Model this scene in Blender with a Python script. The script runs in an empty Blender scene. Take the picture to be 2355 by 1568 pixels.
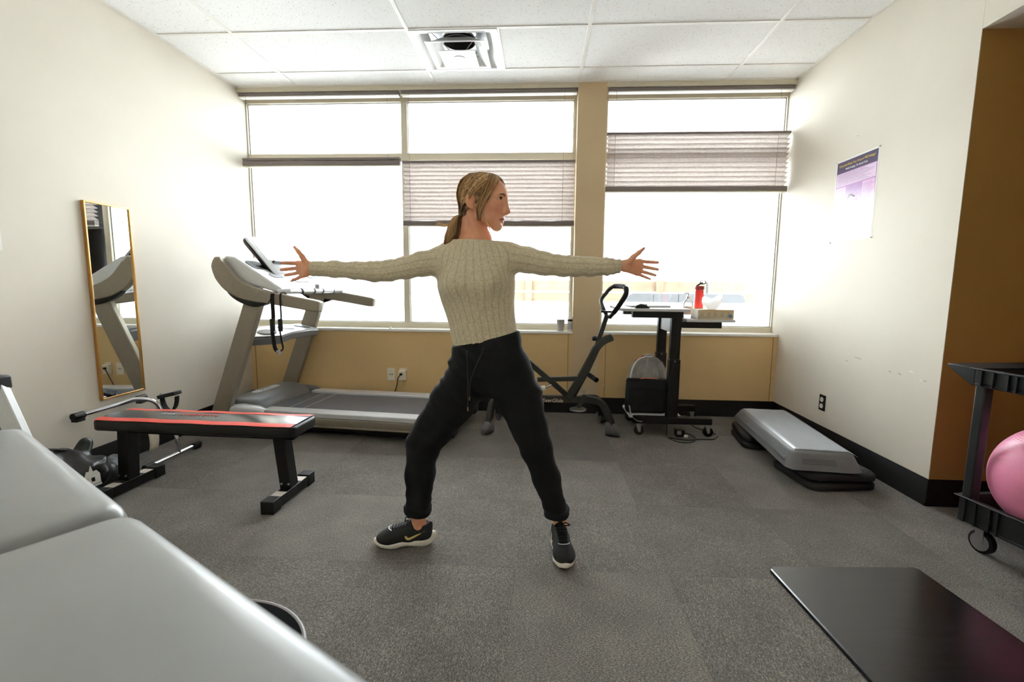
import bpy, bmesh, math, random
import numpy as np
from mathutils import Vector, Matrix

random.seed(7)
rng = np.random.default_rng(11)
sc = bpy.context.scene
COL = sc.collection
R = math.radians

# ------------------------------------------------------------------ camera
F_PX, YAW, PITCH, ROLL, CAM_Z = 1080.7, 0.0576, 0.12, 0.009, 1.1552
_fw = Vector((-math.sin(YAW) * math.cos(PITCH), math.cos(YAW) * math.cos(PITCH), -math.sin(PITCH)))
_r = _fw.cross(Vector((0, 0, 1))).normalized()
_u = _r.cross(_fw)
CR = _r * math.cos(ROLL) + _u * math.sin(ROLL)
CU = -_r * math.sin(ROLL) + _u * math.cos(ROLL)
cam_d = bpy.data.cameras.new('camera')
cam_d.sensor_width = 36.0
cam_d.lens = F_PX / 2355 * 36.0
cam_d.clip_start = 0.05
cam_d.dof.use_dof = True
cam_d.dof.focus_distance = 2.0
cam_d.dof.aperture_fstop = 2.8
cam = bpy.data.objects.new('camera', cam_d)
COL.objects.link(cam)
M = Matrix.Identity(4)
for i in range(3):
    M[i][0], M[i][1], M[i][2] = CR[i], CU[i], -_fw[i]
M[2][3] = CAM_Z
cam.matrix_world = M
sc.camera = cam

# ------------------------------------------------------------------ overcast sky and exposure
world = bpy.data.worlds.new('overcast_sky')
sc.world = world
world.use_nodes = True
_bg = world.node_tree.nodes['Background']
_bg.inputs['Color'].default_value = (0.93, 0.97, 1.0, 1)
_bg.inputs['Strength'].default_value = 1.0
sc.view_settings.view_transform = 'Standard'
sc.view_settings.look = 'None'
sc.view_settings.gamma = 1.0
sc.view_settings.use_curve_mapping = False
sc.view_settings.exposure = 4.3
sc.cycles.use_denoising = True
sc.cycles.max_bounces = 12
sc.cycles.diffuse_bounces = 8
sc.cycles.glossy_bounces = 4
sc.cycles.transmission_bounces = 6
sc.cycles.transparent_max_bounces = 12
sc.cycles.sample_clamp_indirect = 12.0


def _ray(px, py):
    return _fw + CR * ((px - 1177.5) / F_PX) - CU * ((py - 784) / F_PX)


def P(px, py, y):
    """the point at depth y that the photograph shows at (px, py)"""
    r = _ray(px, py)
    t = y / r.y
    return Vector((r.x * t, r.y * t, CAM_Z + r.z * t))


# ------------------------------------------------------------------ materials
def lin(c):
    out = []
    for v in c:
        v = v / 255.0
        out.append(v / 12.92 if v <= 0.04045 else ((v + 0.055) / 1.055) ** 2.4)
    return tuple(out) + (1.0,)


MATS = {}


class NT:
    def __init__(self, name):
        self.m = bpy.data.materials.new(name)
        self.m.use_nodes = True
        self.t = self.m.node_tree
        self.b = self.t.nodes['Principled BSDF']
        self.out = self.t.nodes['Material Output']

    def n(self, typ, **kw):
        nd = self.t.nodes.new(typ)
        for k, v in kw.items():
            if k in nd.bl_rna.properties.keys():
                setattr(nd, k, v)
            else:
                nd.inputs[k].default_value = v
        return nd

    def l(self, a, b):
        self.t.links.new(a, b)

    def coord(self, kind='Object', scale=None):
        tc = self.n('ShaderNodeTexCoord')
        o = tc.outputs[kind]
        if scale is not None:
            mp = self.n('ShaderNodeMapping')
            mp.inputs['Scale'].default_value = scale
            self.l(o, mp.inputs['Vector'])
            o = mp.outputs['Vector']
        return o

    def ramp(self, src, stops):
        r = self.n('ShaderNodeValToRGB')
        e = r.color_ramp.elements
        while len(e) < len(stops):
            e.new(0.5)
        for i, (p, c) in enumerate(stops):
            e[i].position = p
            e[i].color = c
        self.l(src, r.inputs['Fac'])
        return r.outputs['Color']

    def bump(self, src, strength=0.2, dist=0.002):
        b = self.n('ShaderNodeBump')
        b.inputs['Strength'].default_value = strength
        b.inputs['Distance'].default_value = dist
        self.l(src, b.inputs['Height'])
        self.l(b.outputs['Normal'], self.b.inputs['Normal'])
        return b


def mat(name, c, rough=0.5, metal=0.0, spec=0.5, var=0.06, vscale=40.0, bump=0.0, bscale=300.0, bdist=0.001,
        sheen=0.0, coat=0.0, sss=0.0, alpha=None):
    if name in MATS:
        return MATS[name]
    k = NT(name)
    col = lin(c)
    co = k.coord()
    nz = k.n('ShaderNodeTexNoise')
    nz.inputs['Scale'].default_value = vscale
    nz.inputs['Detail'].default_value = 4
    k.l(co, nz.inputs['Vector'])
    lo = tuple(max(0, v * (1 - var)) for v in col[:3]) + (1,)
    hi = tuple(min(1, v * (1 + var)) for v in col[:3]) + (1,)
    k.l(k.ramp(nz.outputs['Fac'], [(0.3, lo), (0.7, hi)]), k.b.inputs['Base Color'])
    k.b.inputs['Roughness'].default_value = rough
    k.b.inputs['Metallic'].default_value = metal
    k.b.inputs['Specular IOR Level'].default_value = spec
    if sheen:
        k.b.inputs['Sheen Weight'].default_value = sheen
        k.b.inputs['Sheen Roughness'].default_value = 0.5
    if coat:
        k.b.inputs['Coat Weight'].default_value = coat
        k.b.inputs['Coat Roughness'].default_value = rough
    if sss:
        k.b.inputs['Subsurface Weight'].default_value = sss
        k.b.inputs['Subsurface Radius'].default_value = (0.012, 0.005, 0.003)
    if bump:
        n2 = k.n('ShaderNodeTexNoise')
        n2.inputs['Scale'].default_value = bscale
        n2.inputs['Detail'].default_value = 5
        k.l(co, n2.inputs['Vector'])
        k.bump(n2.outputs['Fac'], bump, bdist)
    MATS[name] = k.m
    return k.m


def math_node(k, op, a, b=None, c=None):
    m = k.n('ShaderNodeMath', operation=op)
    for i, v in enumerate((a, b, c)):
        if v is None:
            continue
        if isinstance(v, (int, float)):
            m.inputs[i].default_value = v
        else:
            k.l(v, m.inputs[i])
    return m.outputs[0]


# ------------------------------------------------------------------ mesh builder
def frames(pts, up=None):
    pts = [Vector(p) for p in pts]
    n = len(pts)
    tang = []
    for i in range(n):
        a = pts[max(0, i - 1)]
        b = pts[min(n - 1, i + 1)]
        t = (b - a)
        tang.append(t.normalized() if t.length > 1e-9 else Vector((0, 0, 1)))
    out = []
    if up is None:
        ref = Vector((0, 0, 1)) if abs(tang[0].z) < 0.9 else Vector((0, 1, 0))
    else:
        ref = Vector(up)
    x = ref.cross(tang[0])
    if x.length < 1e-6:
        x = Vector((1, 0, 0)).cross(tang[0])
    x.normalize()
    for i in range(n):
        t = tang[i]
        if up is not None:
            x2 = ref.cross(t)
            if x2.length > 1e-4:
                x = x2.normalized()
        else:
            x = (x - t * x.dot(t)).normalized()
        y = t.cross(x)
        out.append((pts[i], x.copy(), y))
    return out


def smooth_path(pts, n=24, closed=False):
    """Catmull-Rom through the points"""
    pts = [Vector(p) for p in pts]
    m = len(pts)
    out = []
    segs = m if closed else m - 1
    for s in range(segs):
        if closed:
            p0, p1, p2, p3 = pts[(s - 1) % m], pts[s], pts[(s + 1) % m], pts[(s + 2) % m]
        else:
            p1, p2 = pts[s], pts[s + 1]
            p0 = pts[s - 1] if s > 0 else p1 * 2 - p2
            p3 = pts[s + 2] if s + 2 < m else p2 * 2 - p1
        k = max(2, n // segs)
        for i in range(k):
            t = i / k
            out.append(0.5 * ((2 * p1) + (p2 - p0) * t + (2 * p0 - 5 * p1 + 4 * p2 - p3) * t * t
                              + (3 * p1 - p0 - 3 * p2 + p3) * t ** 3))
    if not closed:
        out.append(pts[-1].copy())
    return out


class MB:
    def __init__(self):
        self.v = []
        self.f = []

    def add(self, vs, fs):
        o = len(self.v)
        self.v.extend([tuple(a) for a in vs])
        self.f.extend([tuple(i + o for i in f) for f in fs])
        return self

    def box(self, x0, x1, y0, y1, z0, z1, mtx=None):
        vs = [Vector((x, y, z)) for z in (z0, z1) for y in (y0, y1) for x in (x0, x1)]
        if mtx is not None:
            vs = [mtx @ a for a in vs]
        return self.add(vs, [(0, 2, 3, 1), (4, 5, 7, 6), (0, 1, 5, 4), (2, 6, 7, 3), (0, 4, 6, 2), (1, 3, 7, 5)])

    def cbox(self, c, s, mtx=None):
        return self.box(c[0] - s[0] / 2, c[0] + s[0] / 2, c[1] - s[1] / 2, c[1] + s[1] / 2,
                        c[2] - s[2] / 2, c[2] + s[2] / 2, mtx)

    def loft(self, rings, cap=True, closed=False):
        n = len(rings[0])
        vs = [p for r in rings for p in r]
        fs = []
        m = len(rings)
        for i in range(m if closed else m - 1):
            a, b = i * n, ((i + 1) % m) * n
            for j in range(n):
                k = (j + 1) % n
                fs.append((a + j, a + k, b + k, b + j))
        if cap and not closed:
            fs.append(tuple(range(n - 1, -1, -1)))
            fs.append(tuple((m - 1) * n + j for j in range(n)))
        return self.add(vs, fs)

    def tube(self, pts, r, n=12, up=None, closed=False, cap=True):
        fr = frames(pts, up)
        if closed:
            fr = frames(list(pts) + [pts[0]], up)[:-1]
        rings = []
        for i, (p, x, y) in enumerate(fr):
            rr = r[i] if isinstance(r, (list, tuple)) else r
            rings.append([p + x * (rr * math.cos(2 * math.pi * j / n)) + y * (rr * math.sin(2 * math.pi * j / n))
                          for j in range(n)])
        return self.loft(rings, cap, closed)

    def bar(self, pts, w, h, up=(0, 0, 1), closed=False):
        """rectangular section swept along the path; w across, h along up"""
        fr = frames(list(pts) + ([pts[0]] if closed else []), up)
        if closed:
            fr = fr[:-1]
        rings = []
        for i, (p, x, y) in enumerate(fr):
            ww = (w[i] if isinstance(w, (list, tuple)) else w) / 2
            hh = (h[i] if isinstance(h, (list, tuple)) else h) / 2
            rings.append([p - x * ww - y * hh, p + x * ww - y * hh, p + x * ww + y * hh, p - x * ww + y * hh])
        return self.loft(rings, True, closed)

    def lathe(self, prof, c=(0, 0, 0), n=24, axis='z', mtx=None):
        rings = []
        c = Vector(c)
        for r, h in prof:
            ring = []
            for j in range(n):
                a = 2 * math.pi * j / n
                q = {'z': (r * math.cos(a), r * math.sin(a), h), 'y': (r * math.cos(a), h, r * math.sin(a)),
                     'x': (h, r * math.cos(a), r * math.sin(a))}[axis]
                q = Vector(q)
                if mtx is not None:
                    q = mtx @ q
                ring.append(c + q)
            rings.append(ring)
        return self.loft(rings, True)

    def prism(self, poly, a, b, axis='y', mtx=None):
        """poly in the plane across the axis; extruded a..b"""
        def pt(p, h):
            q = {'y': (p[0], h, p[1]), 'x': (h, p[0], p[1]), 'z': (p[0], p[1], h)}[axis]
            q = Vector(q)
            return mtx @ q if mtx is not None else q
        n = len(poly)
        vs = [pt(p, a) for p in poly] + [pt(p, b) for p in poly]
        fs = [tuple(range(n)), tuple(range(2 * n - 1, n - 1, -1))]
        for j in range(n):
            k = (j + 1) % n
            fs.append((j, n + j, n + k, k))
        return self.add(vs, fs)

    def sphere(self, c, r, nu=20, nv=12, mtx=None):
        if not isinstance(r, (tuple, list)):
            r = (r, r, r)
        c = Vector(c)
        rings = []
        for i in range(nv + 1):
            t = math.pi * (0.001 + 0.998 * i / nv)
            ring = []
            for j in range(nu):
                a = 2 * math.pi * j / nu
                q = Vector((r[0] * math.sin(t) * math.cos(a), r[1] * math.sin(t) * math.sin(a), -r[2] * math.cos(t)))
                ring.append(c + (mtx @ q if mtx is not None else q))
            rings.append(ring)
        return self.loft(rings, True)

    def sheet(self, grid, thick=0.0, nrm=None):
        """grid[i][j] of points; a thin shell if thick"""
        nu, nv = len(grid), len(grid[0])
        vs = [p for row in grid for p in row]
        fs = []
        for i in range(nu - 1):
            for j in range(nv - 1):
                a = i * nv + j
                fs.append((a, a + nv, a + nv + 1, a + 1))
        return self.add(vs, fs)

    def build(self, name, material, parent=None, bevel=0.0, seg=2, angle=40, solid=0.0, subd=0, kind=None, flip=True):
        me = bpy.data.meshes.new(name)
        me.from_pydata(self.v, [], self.f)
        me.validate()
        if flip:
            bm = bmesh.new()
            bm.from_mesh(me)
            bmesh.ops.recalc_face_normals(bm, faces=bm.faces)
            bm.to_mesh(me)
            bm.free()
        me.materials.append(material)
        me.polygons.foreach_set('use_smooth', [True] * len(me.polygons))
        if not subd:
            me.set_sharp_from_angle(angle=R(angle))
        o = bpy.data.objects.new(name, me)
        COL.objects.link(o)
        if parent is not None:
            o.parent = parent
        if solid:
            md = o.modifiers.new('solid', 'SOLIDIFY')
            md.thickness = solid
            md.offset = 0
        if subd:
            md = o.modifiers.new('subd', 'SUBSURF')
            md.levels = md.render_levels = subd
        if bevel:
            md = o.modifiers.new('bevel', 'BEVEL')
            md.width = bevel
            md.segments = seg
            md.limit_method = 'ANGLE'
            md.angle_limit = R(35)
        if kind:
            o['kind'] = kind
        return o


def tag(o, label, cat, group=None):
    o['label'] = label
    o['category'] = cat
    if group:
        o['group'] = group
    return o


def thing(name, label, cat, loc=(0, 0, 0), rz=0.0, group=None):
    o = bpy.data.objects.new(name, None)
    o.empty_display_size = 0.1
    COL.objects.link(o)
    o.location = loc
    o.rotation_euler = (0, 0, rz)
    return tag(o, label, cat, group)


def struct(o):
    o['kind'] = 'structure'
    return o


def rebase(root, base):
    """parts were modelled in room coordinates: move the thing's origin to its base"""
    base = Vector(base)
    seen = set()

    def walk(o):
        for ch in o.children:
            if ch.type == 'EMPTY':
                ch.location = Vector(ch.location) - base
                continue
            if ch.data is not None and ch.data.name not in seen:
                seen.add(ch.data.name)
                ch.data.transform(Matrix.Translation(-base))
            walk(ch)
    walk(root)
    if root.data is not None:
        root.data.transform(Matrix.Translation(-base))
    root.location = base
    return root


def box(name, x0, x1, y0, y1, z0, z1, m, parent=None, bevel=0.0, seg=2, mtx=None):
    return MB().box(x0, x1, y0, y1, z0, z1, mtx).build(name, m, parent, bevel, seg)


def text_mesh(name, body, size, m, parent, mtx, extrude=0.0004, align='CENTER', shear=0.0, xscale=1.0):
    cu = bpy.data.curves.new(name, 'FONT')
    cu.body = body
    cu.size = size
    cu.align_x = align
    cu.align_y = 'CENTER'
    cu.extrude = extrude
    cu.shear = shear
    tmp = bpy.data.objects.new(name + '_tmp', cu)
    COL.objects.link(tmp)
    dg = bpy.context.evaluated_depsgraph_get()
    me = bpy.data.meshes.new_from_object(tmp.evaluated_get(dg))
    bpy.data.objects.remove(tmp)
    me.transform(mtx @ Matrix.Diagonal((xscale, 1, 1, 1)))
    me.materials.clear()
    me.materials.append(m)
    me.name = name
    o = bpy.data.objects.new(name, me)
    COL.objects.link(o)
    o.parent = parent
    return o


def basis(o, x, y, z):
    m = Matrix.Identity(4)
    for i in range(3):
        m[i][0], m[i][1], m[i][2], m[i][3] = x[i], y[i], z[i], o[i]
    return m


def bez(pts, n=12):
    return smooth_path(pts, n)


# ------------------------------------------------------------------ implicit surfaces for soft and living shapes
class Field:
    def __init__(self, lo, hi, h):
        self.lo = np.array(lo, float)
        self.h = h
        self.n = np.ceil((np.array(hi) - self.lo) / h).astype(int) + 1
        self.D = np.full(self.n, 1.0, np.float32)

    def _slice(self, blo, bhi):
        a = np.clip(np.floor((np.array(blo) - self.lo) / self.h).astype(int), 0, self.n - 1)
        b = np.clip(np.ceil((np.array(bhi) - self.lo) / self.h).astype(int) + 1, 1, self.n)
        sl = tuple(slice(i, j) for i, j in zip(a, b))
        ax = [self.lo[k] + self.h * np.arange(a[k], b[k], dtype=np.float32) for k in range(3)]
        X, Y, Z = ax[0][:, None, None], ax[1][None, :, None], ax[2][None, None, :]
        return sl, X.astype(np.float32), Y.astype(np.float32), Z.astype(np.float32)

    def _op(self, sl, d, k, sub=False):
        A = self.D[sl]
        if sub:
            d = -d
            if k <= 0:
                self.D[sl] = np.maximum(A, d)
            else:
                t = np.clip(0.5 - 0.5 * (d - A) / k, 0, 1)
                self.D[sl] = d + (A - d) * t + k * t * (1 - t)
        else:
            if k <= 0:
                self.D[sl] = np.minimum(A, d)
            else:
                t = np.clip(0.5 + 0.5 * (d - A) / k, 0, 1)
                self.D[sl] = d + (A - d) * t - k * t * (1 - t)

    def cone(self, a, b, ra, rb, k=0.01, sub=False, sy=1.0, Q=None):
        """rounded cone a->b; sy>1 flattens it in y"""
        a, b = np.array(a, float), np.array(b, float)
        m = max(ra, rb) + max(k, 0.004) + 2 * self.h
        sl, X, Y, Z = self._slice(np.minimum(a, b) - m, np.maximum(a, b) + m)
        yc = (a[1] + b[1]) / 2
        d = b - a
        L2 = float(d @ d) + 1e-12
        px, py, pz = X - a[0], Y - a[1], Z - a[2]
        t = np.clip((px * d[0] + py * d[1] + pz * d[2]) / L2, 0, 1)
        dist = np.sqrt((px - t * d[0]) ** 2 + ((py - t * d[1]) * sy) ** 2 + (pz - t * d[2]) ** 2)
        self._op(sl, (dist - (ra + (rb - ra) * t)).astype(np.float32), k, sub)

    def ell(self, c, r, k=0.01, sub=False, ax=None):
        """ellipsoid; ax = 3x3 rows of unit axes"""
        c, r = np.array(c, float), np.array(r, float)
        m = max(r) + max(k, 0.004) + 2 * self.h
        sl, X, Y, Z = self._slice(c - m, c + m)
        px, py, pz = X - c[0], Y - c[1], Z - c[2]
        if ax is None:
            q = (px, py, pz)
        else:
            q = tuple(px * w[0] + py * w[1] + pz * w[2] for w in ax)
        k0 = np.sqrt((q[0] / r[0]) ** 2 + (q[1] / r[1]) ** 2 + (q[2] / r[2]) ** 2)
        k1 = np.sqrt((q[0] / r[0] ** 2) ** 2 + (q[1] / r[1] ** 2) ** 2 + (q[2] / r[2] ** 2) ** 2)
        d = k0 * (k0 - 1) / np.maximum(k1, 1e-6)
        self._op(sl, d.astype(np.float32), k, sub)

    def chain(self, pts, rs, k=0.01, sy=1.0):
        for i in range(len(pts) - 1):
            self.cone(pts[i], pts[i + 1], rs[i], rs[i + 1], k, sy=sy)

    def cut(self, p, n, k=0.0, lo=None, hi=None):
        """remove everything on the side n points to"""
        lo = self.lo if lo is None else lo
        hi = self.lo + self.h * self.n if hi is None else hi
        sl, X, Y, Z = self._slice(lo, hi)
        n = np.array(n, float)
        n /= np.linalg.norm(n)
        d = -((X - p[0]) * n[0] + (Y - p[1]) * n[1] + (Z - p[2]) * n[2])
        self._op(sl, d.astype(np.float32), k, sub=True)

    def warp(self, fn, lo=None, hi=None):
        lo = self.lo if lo is None else lo
        hi = self.lo + self.h * self.n if hi is None else hi
        sl, X, Y, Z = self._slice(lo, hi)
        self.D[sl] += fn(X, Y, Z).astype(np.float32)

    def mesh(self):
        D = self.D
        I = D < 0
        c = [I[dx:I.shape[0] - 1 + dx, dy:I.shape[1] - 1 + dy, dz:I.shape[2] - 1 + dz]
             for dx in (0, 1) for dy in (0, 1) for dz in (0, 1)]
        anyi = c[0].copy()
        alli = c[0].copy()
        for q in c[1:]:
            anyi |= q
            alli &= q
        cells = np.argwhere(anyi & ~alli)
        idx = np.full(anyi.shape, -1, np.int32)
        idx[cells[:, 0], cells[:, 1], cells[:, 2]] = np.arange(len(cells))
        pos = np.zeros((len(cells), 3))
        cnt = np.zeros(len(cells))
        corners = [(dx, dy, dz) for dx in (0, 1) for dy in (0, 1) for dz in (0, 1)]
        val = {q: D[cells[:, 0] + q[0], cells[:, 1] + q[1], cells[:, 2] + q[2]] for q in corners}
        for q in corners:
            for ax in range(3):
                if q[ax] == 0:
                    w = list(q)
                    w[ax] = 1
                    w = tuple(w)
                    a, b = val[q], val[w]
                    m = (a < 0) != (b < 0)
                    t = np.zeros(len(cells))
                    t[m] = a[m] / (a[m] - b[m])
                    p = np.zeros((len(cells), 3)) + np.array(q, float)
                    p[:, ax] += t
                    pos[m] += p[m]
                    cnt[m] += 1
        pos = self.lo + self.h * (cells + pos / cnt[:, None])
        faces = []
        for ax in range(3):
            s0 = [slice(None)] * 3
            s1 = [slice(None)] * 3
            s0[ax] = slice(0, -1)
            s1[ax] = slice(1, None)
            A, B = I[tuple(s0)], I[tuple(s1)]
            e = np.argwhere(A != B)
            o1, o2 = [(1, 2), (2, 0), (0, 1)][ax]
            ok = (e[:, o1] > 0) & (e[:, o2] > 0) & (e[:, o1] < I.shape[o1] - 1) & (e[:, o2] < I.shape[o2] - 1)
            e = e[ok]
            ins = A[e[:, 0], e[:, 1], e[:, 2]]
            quad = []
            for d1, d2 in ((-1, -1), (0, -1), (0, 0), (-1, 0)):
                w = e.copy()
                w[:, o1] += d1
                w[:, o2] += d2
                quad.append(idx[w[:, 0], w[:, 1], w[:, 2]])
            qd = np.stack(quad, 1)
            qd[~ins] = qd[~ins][:, ::-1]
            faces.append(qd)
        return pos, np.concatenate(faces)


def np_mesh(name, v, f, mats, parent=None, smooth_it=0, pmat=None):
    if smooth_it:
        e = np.concatenate([f[:, [0, 1]], f[:, [1, 2]], f[:, [2, 3]], f[:, [3, 0]]])
        for s in range(smooth_it):
            acc = np.zeros_like(v)
            cn = np.zeros(len(v))
            np.add.at(acc, e[:, 0], v[e[:, 1]])
            np.add.at(acc, e[:, 1], v[e[:, 0]])
            np.add.at(cn, e[:, 0], 1)
            np.add.at(cn, e[:, 1], 1)
            v = v * 0.5 + 0.5 * acc / np.maximum(cn, 1)[:, None]
    me = bpy.data.meshes.new(name)
    me.vertices.add(len(v))
    me.vertices.foreach_set('co', v.astype(np.float32).ravel())
    me.loops.add(f.size)
    me.loops.foreach_set('vertex_index', f.astype(np.int32).ravel())
    me.polygons.add(len(f))
    me.polygons.foreach_set('loop_start', np.arange(0, f.size, 4, dtype=np.int32))
    me.polygons.foreach_set('use_smooth', np.ones(len(f), bool))
    for m in mats:
        me.materials.append(m)
    if pmat is not None:
        me.polygons.foreach_set('material_index', pmat(v[f].mean(1)).astype(np.int32))
    me.update(calc_edges=True)
    me.validate()
    o = bpy.data.objects.new(name, me)
    COL.objects.link(o)
    if parent is not None:
        o.parent = parent
    return o, v
# ------------------------------------------------------------------ shared materials
M_beige = mat('beige_wall_paint', (225, 218, 204), 0.75, var=0.02, vscale=3, bump=0.15, bscale=220)
M_tan = mat('tan_wall_paint', (220, 188, 134), 0.7, var=0.02, vscale=3, bump=0.15, bscale=220)
M_cream = mat('cream_frame', (212, 204, 182), 0.45, var=0.02)
M_white = mat('white_trim', (236, 234, 228), 0.45, var=0.02)
M_base = mat('black_vinyl_baseboard', (13, 13, 14), 0.55, spec=0.25, var=0.1)
M_black = mat('black_powdercoat', (9, 10, 11), 0.42, spec=0.35, var=0.1)
M_blackp = mat('black_plastic', (14, 15, 16), 0.48, spec=0.4, var=0.1)
M_rubber = mat('black_rubber', (10, 10, 11), 0.7, spec=0.3, var=0.1)
M_chrome = mat('chrome', (225, 226, 230), 0.12, 1.0, var=0.02)
M_steel = mat('brushed_steel', (180, 180, 182), 0.35, 1.0, var=0.05)
M_silver = mat('silver_plastic', (216, 218, 221), 0.3, 0.3, var=0.03)
M_taupe = mat('taupe_metal_paint', (150, 142, 126), 0.4, 0.3, var=0.04)
M_gun = mat('gunmetal_paint', (50, 49, 44), 0.42, 0.3, var=0.08)
M_whitep = mat('white_plastic', (232, 230, 224), 0.4, var=0.02)
M_paper = mat('paper', (238, 236, 230), 0.8, var=0.02)


def carpet_material():
    k = NT('carpet_tile')
    co = k.coord()
    mp = k.n('ShaderNodeMapping')
    mp.inputs['Scale'].default_value = (130, 420, 30)
    k.l(co, mp.inputs['Vector'])
    oi = k.n('ShaderNodeObjectInfo')
    off = k.n('ShaderNodeVectorMath', operation='ADD')
    k.l(mp.outputs['Vector'], off.inputs[0])
    k.l(oi.outputs['Random'], off.inputs[1])
    a = k.n('ShaderNodeTexNoise', Scale=1.0, Detail=3.0)
    k.l(off.outputs[0], a.inputs['Vector'])
    b = k.n('ShaderNodeTexNoise', Scale=260.0, Detail=2.0)
    k.l(co, b.inputs['Vector'])
    big = k.n('ShaderNodeTexNoise', Scale=5.0, Detail=3.0)
    k.l(co, big.inputs['Vector'])
    mx = math_node(k, 'ADD', math_node(k, 'MULTIPLY', a.outputs['Fac'], 0.6), math_node(k, 'MULTIPLY', b.outputs['Fac'], 0.4))
    mx = math_node(k, 'ADD', mx, math_node(k, 'MULTIPLY', math_node(k, 'SUBTRACT', big.outputs['Fac'], 0.5), 0.12))
    mx = math_node(k, 'ADD', mx, math_node(k, 'MULTIPLY', math_node(k, 'SUBTRACT', oi.outputs['Random'], 0.5), 0.05))
    c = k.ramp(mx, [(0.36, lin((66, 63, 59))), (0.52, lin((100, 96, 90))), (0.66, lin((158, 149, 137)))])
    k.l(c, k.b.inputs['Base Color'])
    k.b.inputs['Roughness'].default_value = 0.95
    k.b.inputs['Specular IOR Level'].default_value = 0.15
    k.b.inputs['Sheen Weight'].default_value = 0.15
    k.bump(mx, 0.45, 0.003)
    return k.m


def ceiling_material():
    k = NT('mineral_fibre_tile')
    co = k.coord()
    a = k.n('ShaderNodeTexNoise', Scale=95.0, Detail=3.0)
    k.l(co, a.inputs['Vector'])
    v = k.n('ShaderNodeTexVoronoi', Scale=120.0)
    k.l(co, v.inputs['Vector'])
    s = math_node(k, 'ADD', a.outputs['Fac'], math_node(k, 'MULTIPLY', v.outputs['Distance'], 0.35))
    c = k.ramp(s, [(0.42, lin((186, 184, 182))), (0.50, lin((242, 242, 240))), (1.0, lin((246, 246, 244)))])
    k.l(c, k.b.inputs['Base Color'])
    k.b.inputs['Roughness'].default_value = 0.9
    k.bump(s, 0.35, 0.002)
    return k.m


def glass_material(name, tint=(0.97, 0.985, 0.98)):
    k = NT(name)
    tr = k.n('ShaderNodeBsdfTransparent')
    tr.inputs['Color'].default_value = tint + (1,)
    gl = k.n('ShaderNodeBsdfGlossy')
    gl.inputs['Roughness'].default_value = 0.02
    fr = k.n('ShaderNodeFresnel', IOR=1.45)
    mx = k.n('ShaderNodeMixShader')
    k.l(fr.outputs[0], mx.inputs[0])
    k.l(tr.outputs[0], mx.inputs[1])
    k.l(gl.outputs[0], mx.inputs[2])
    k.l(mx.outputs[0], k.out.inputs['Surface'])
    k.t.nodes.remove(k.b)
    return k.m


def translucent_material(name, c, trans=0.5, streak=None, clear=0.0):
    k = NT(name)
    df = k.n('ShaderNodeBsdfDiffuse')
    tl = k.n('ShaderNodeBsdfTranslucent')
    if streak:
        co = k.coord('Object', streak)
        nz = k.n('ShaderNodeTexNoise', Scale=1.0, Detail=4.0)
        k.l(co, nz.inputs['Vector'])
        lo = tuple(v * 0.72 for v in lin(c)[:3]) + (1,)
        hi = tuple(min(1, v * 1.2) for v in lin(c)[:3]) + (1,)
        cc = k.ramp(nz.outputs['Fac'], [(0.35, lo), (0.65, hi)])
        k.l(cc, df.inputs['Color'])
        k.l(cc, tl.inputs['Color'])
    else:
        df.inputs['Color'].default_value = lin(c)
        tl.inputs['Color'].default_value = lin(c)
    mx = k.n('ShaderNodeMixShader')
    mx.inputs[0].default_value = trans
    k.l(df.outputs[0], mx.inputs[1])
    k.l(tl.outputs[0], mx.inputs[2])
    last = mx.outputs[0]
    if clear:
        tr = k.n('ShaderNodeBsdfTransparent')
        m2 = k.n('ShaderNodeMixShader')
        m2.inputs[0].default_value = clear
        k.l(last, m2.inputs[1])
        k.l(tr.outputs[0], m2.inputs[2])
        last = m2.outputs[0]
    k.l(last, k.out.inputs['Surface'])
    k.t.nodes.remove(k.b)
    return k.m


M_carpet = carpet_material()
M_ceil = ceiling_material()
M_glass = glass_material('window_glass')
M_film = translucent_material('frosted_film', (244, 246, 248), 0.75)
M_blind = translucent_material('pleated_fabric', (212, 204, 199), 0.30, streak=(40, 500, 500))
M_brail = mat('blind_rail', (126, 116, 112), 0.55, var=0.06, vscale=90)

# ------------------------------------------------------------------ the room
XL, XR, YB, YF, H = -2.683, 2.08, 4.2, -0.95, 2.842
AX, AZ, AY = 3.25, 2.38, 2.52          # alcove: depth in x, lintel height, far side
SILL, HEAD, YW = 0.742, 2.80, 4.32

fl = struct(box('floor', XL - 0.2, AX + 0.2, YF - 0.2, YB + 0.3, -0.2, -0.012, M_carpet))
TS = 0.6096
tile_me = None
ci = 0
for i in range(-4, 8):
    for j in range(-5, 7):
        x0, y0 = -0.69 + i * TS, 3.02 + (j - 4) * TS
        xa, xb, ya, yb = max(x0, XL), min(x0 + TS, AX), max(y0, -0.4), min(y0 + TS, YB)
        if xb - xa < 0.02 or yb - ya < 0.02 or (xa > XR and ya > AY):
            continue
        w, d = xb - xa - 0.0003, yb - ya - 0.0003
        rot = (i + j) % 2
        if rot:
            w, d = d, w
        o = MB().box(-w / 2, w / 2, -d / 2, d / 2, -0.012, 0.0).build('carpet_tile', M_carpet, fl)
        o.location = ((xa + xb) / 2, (ya + yb) / 2, 0)
        o.rotation_euler = (0, 0, R(90) if rot else 0)
        o.data.name = 'carpet_tile'

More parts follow.
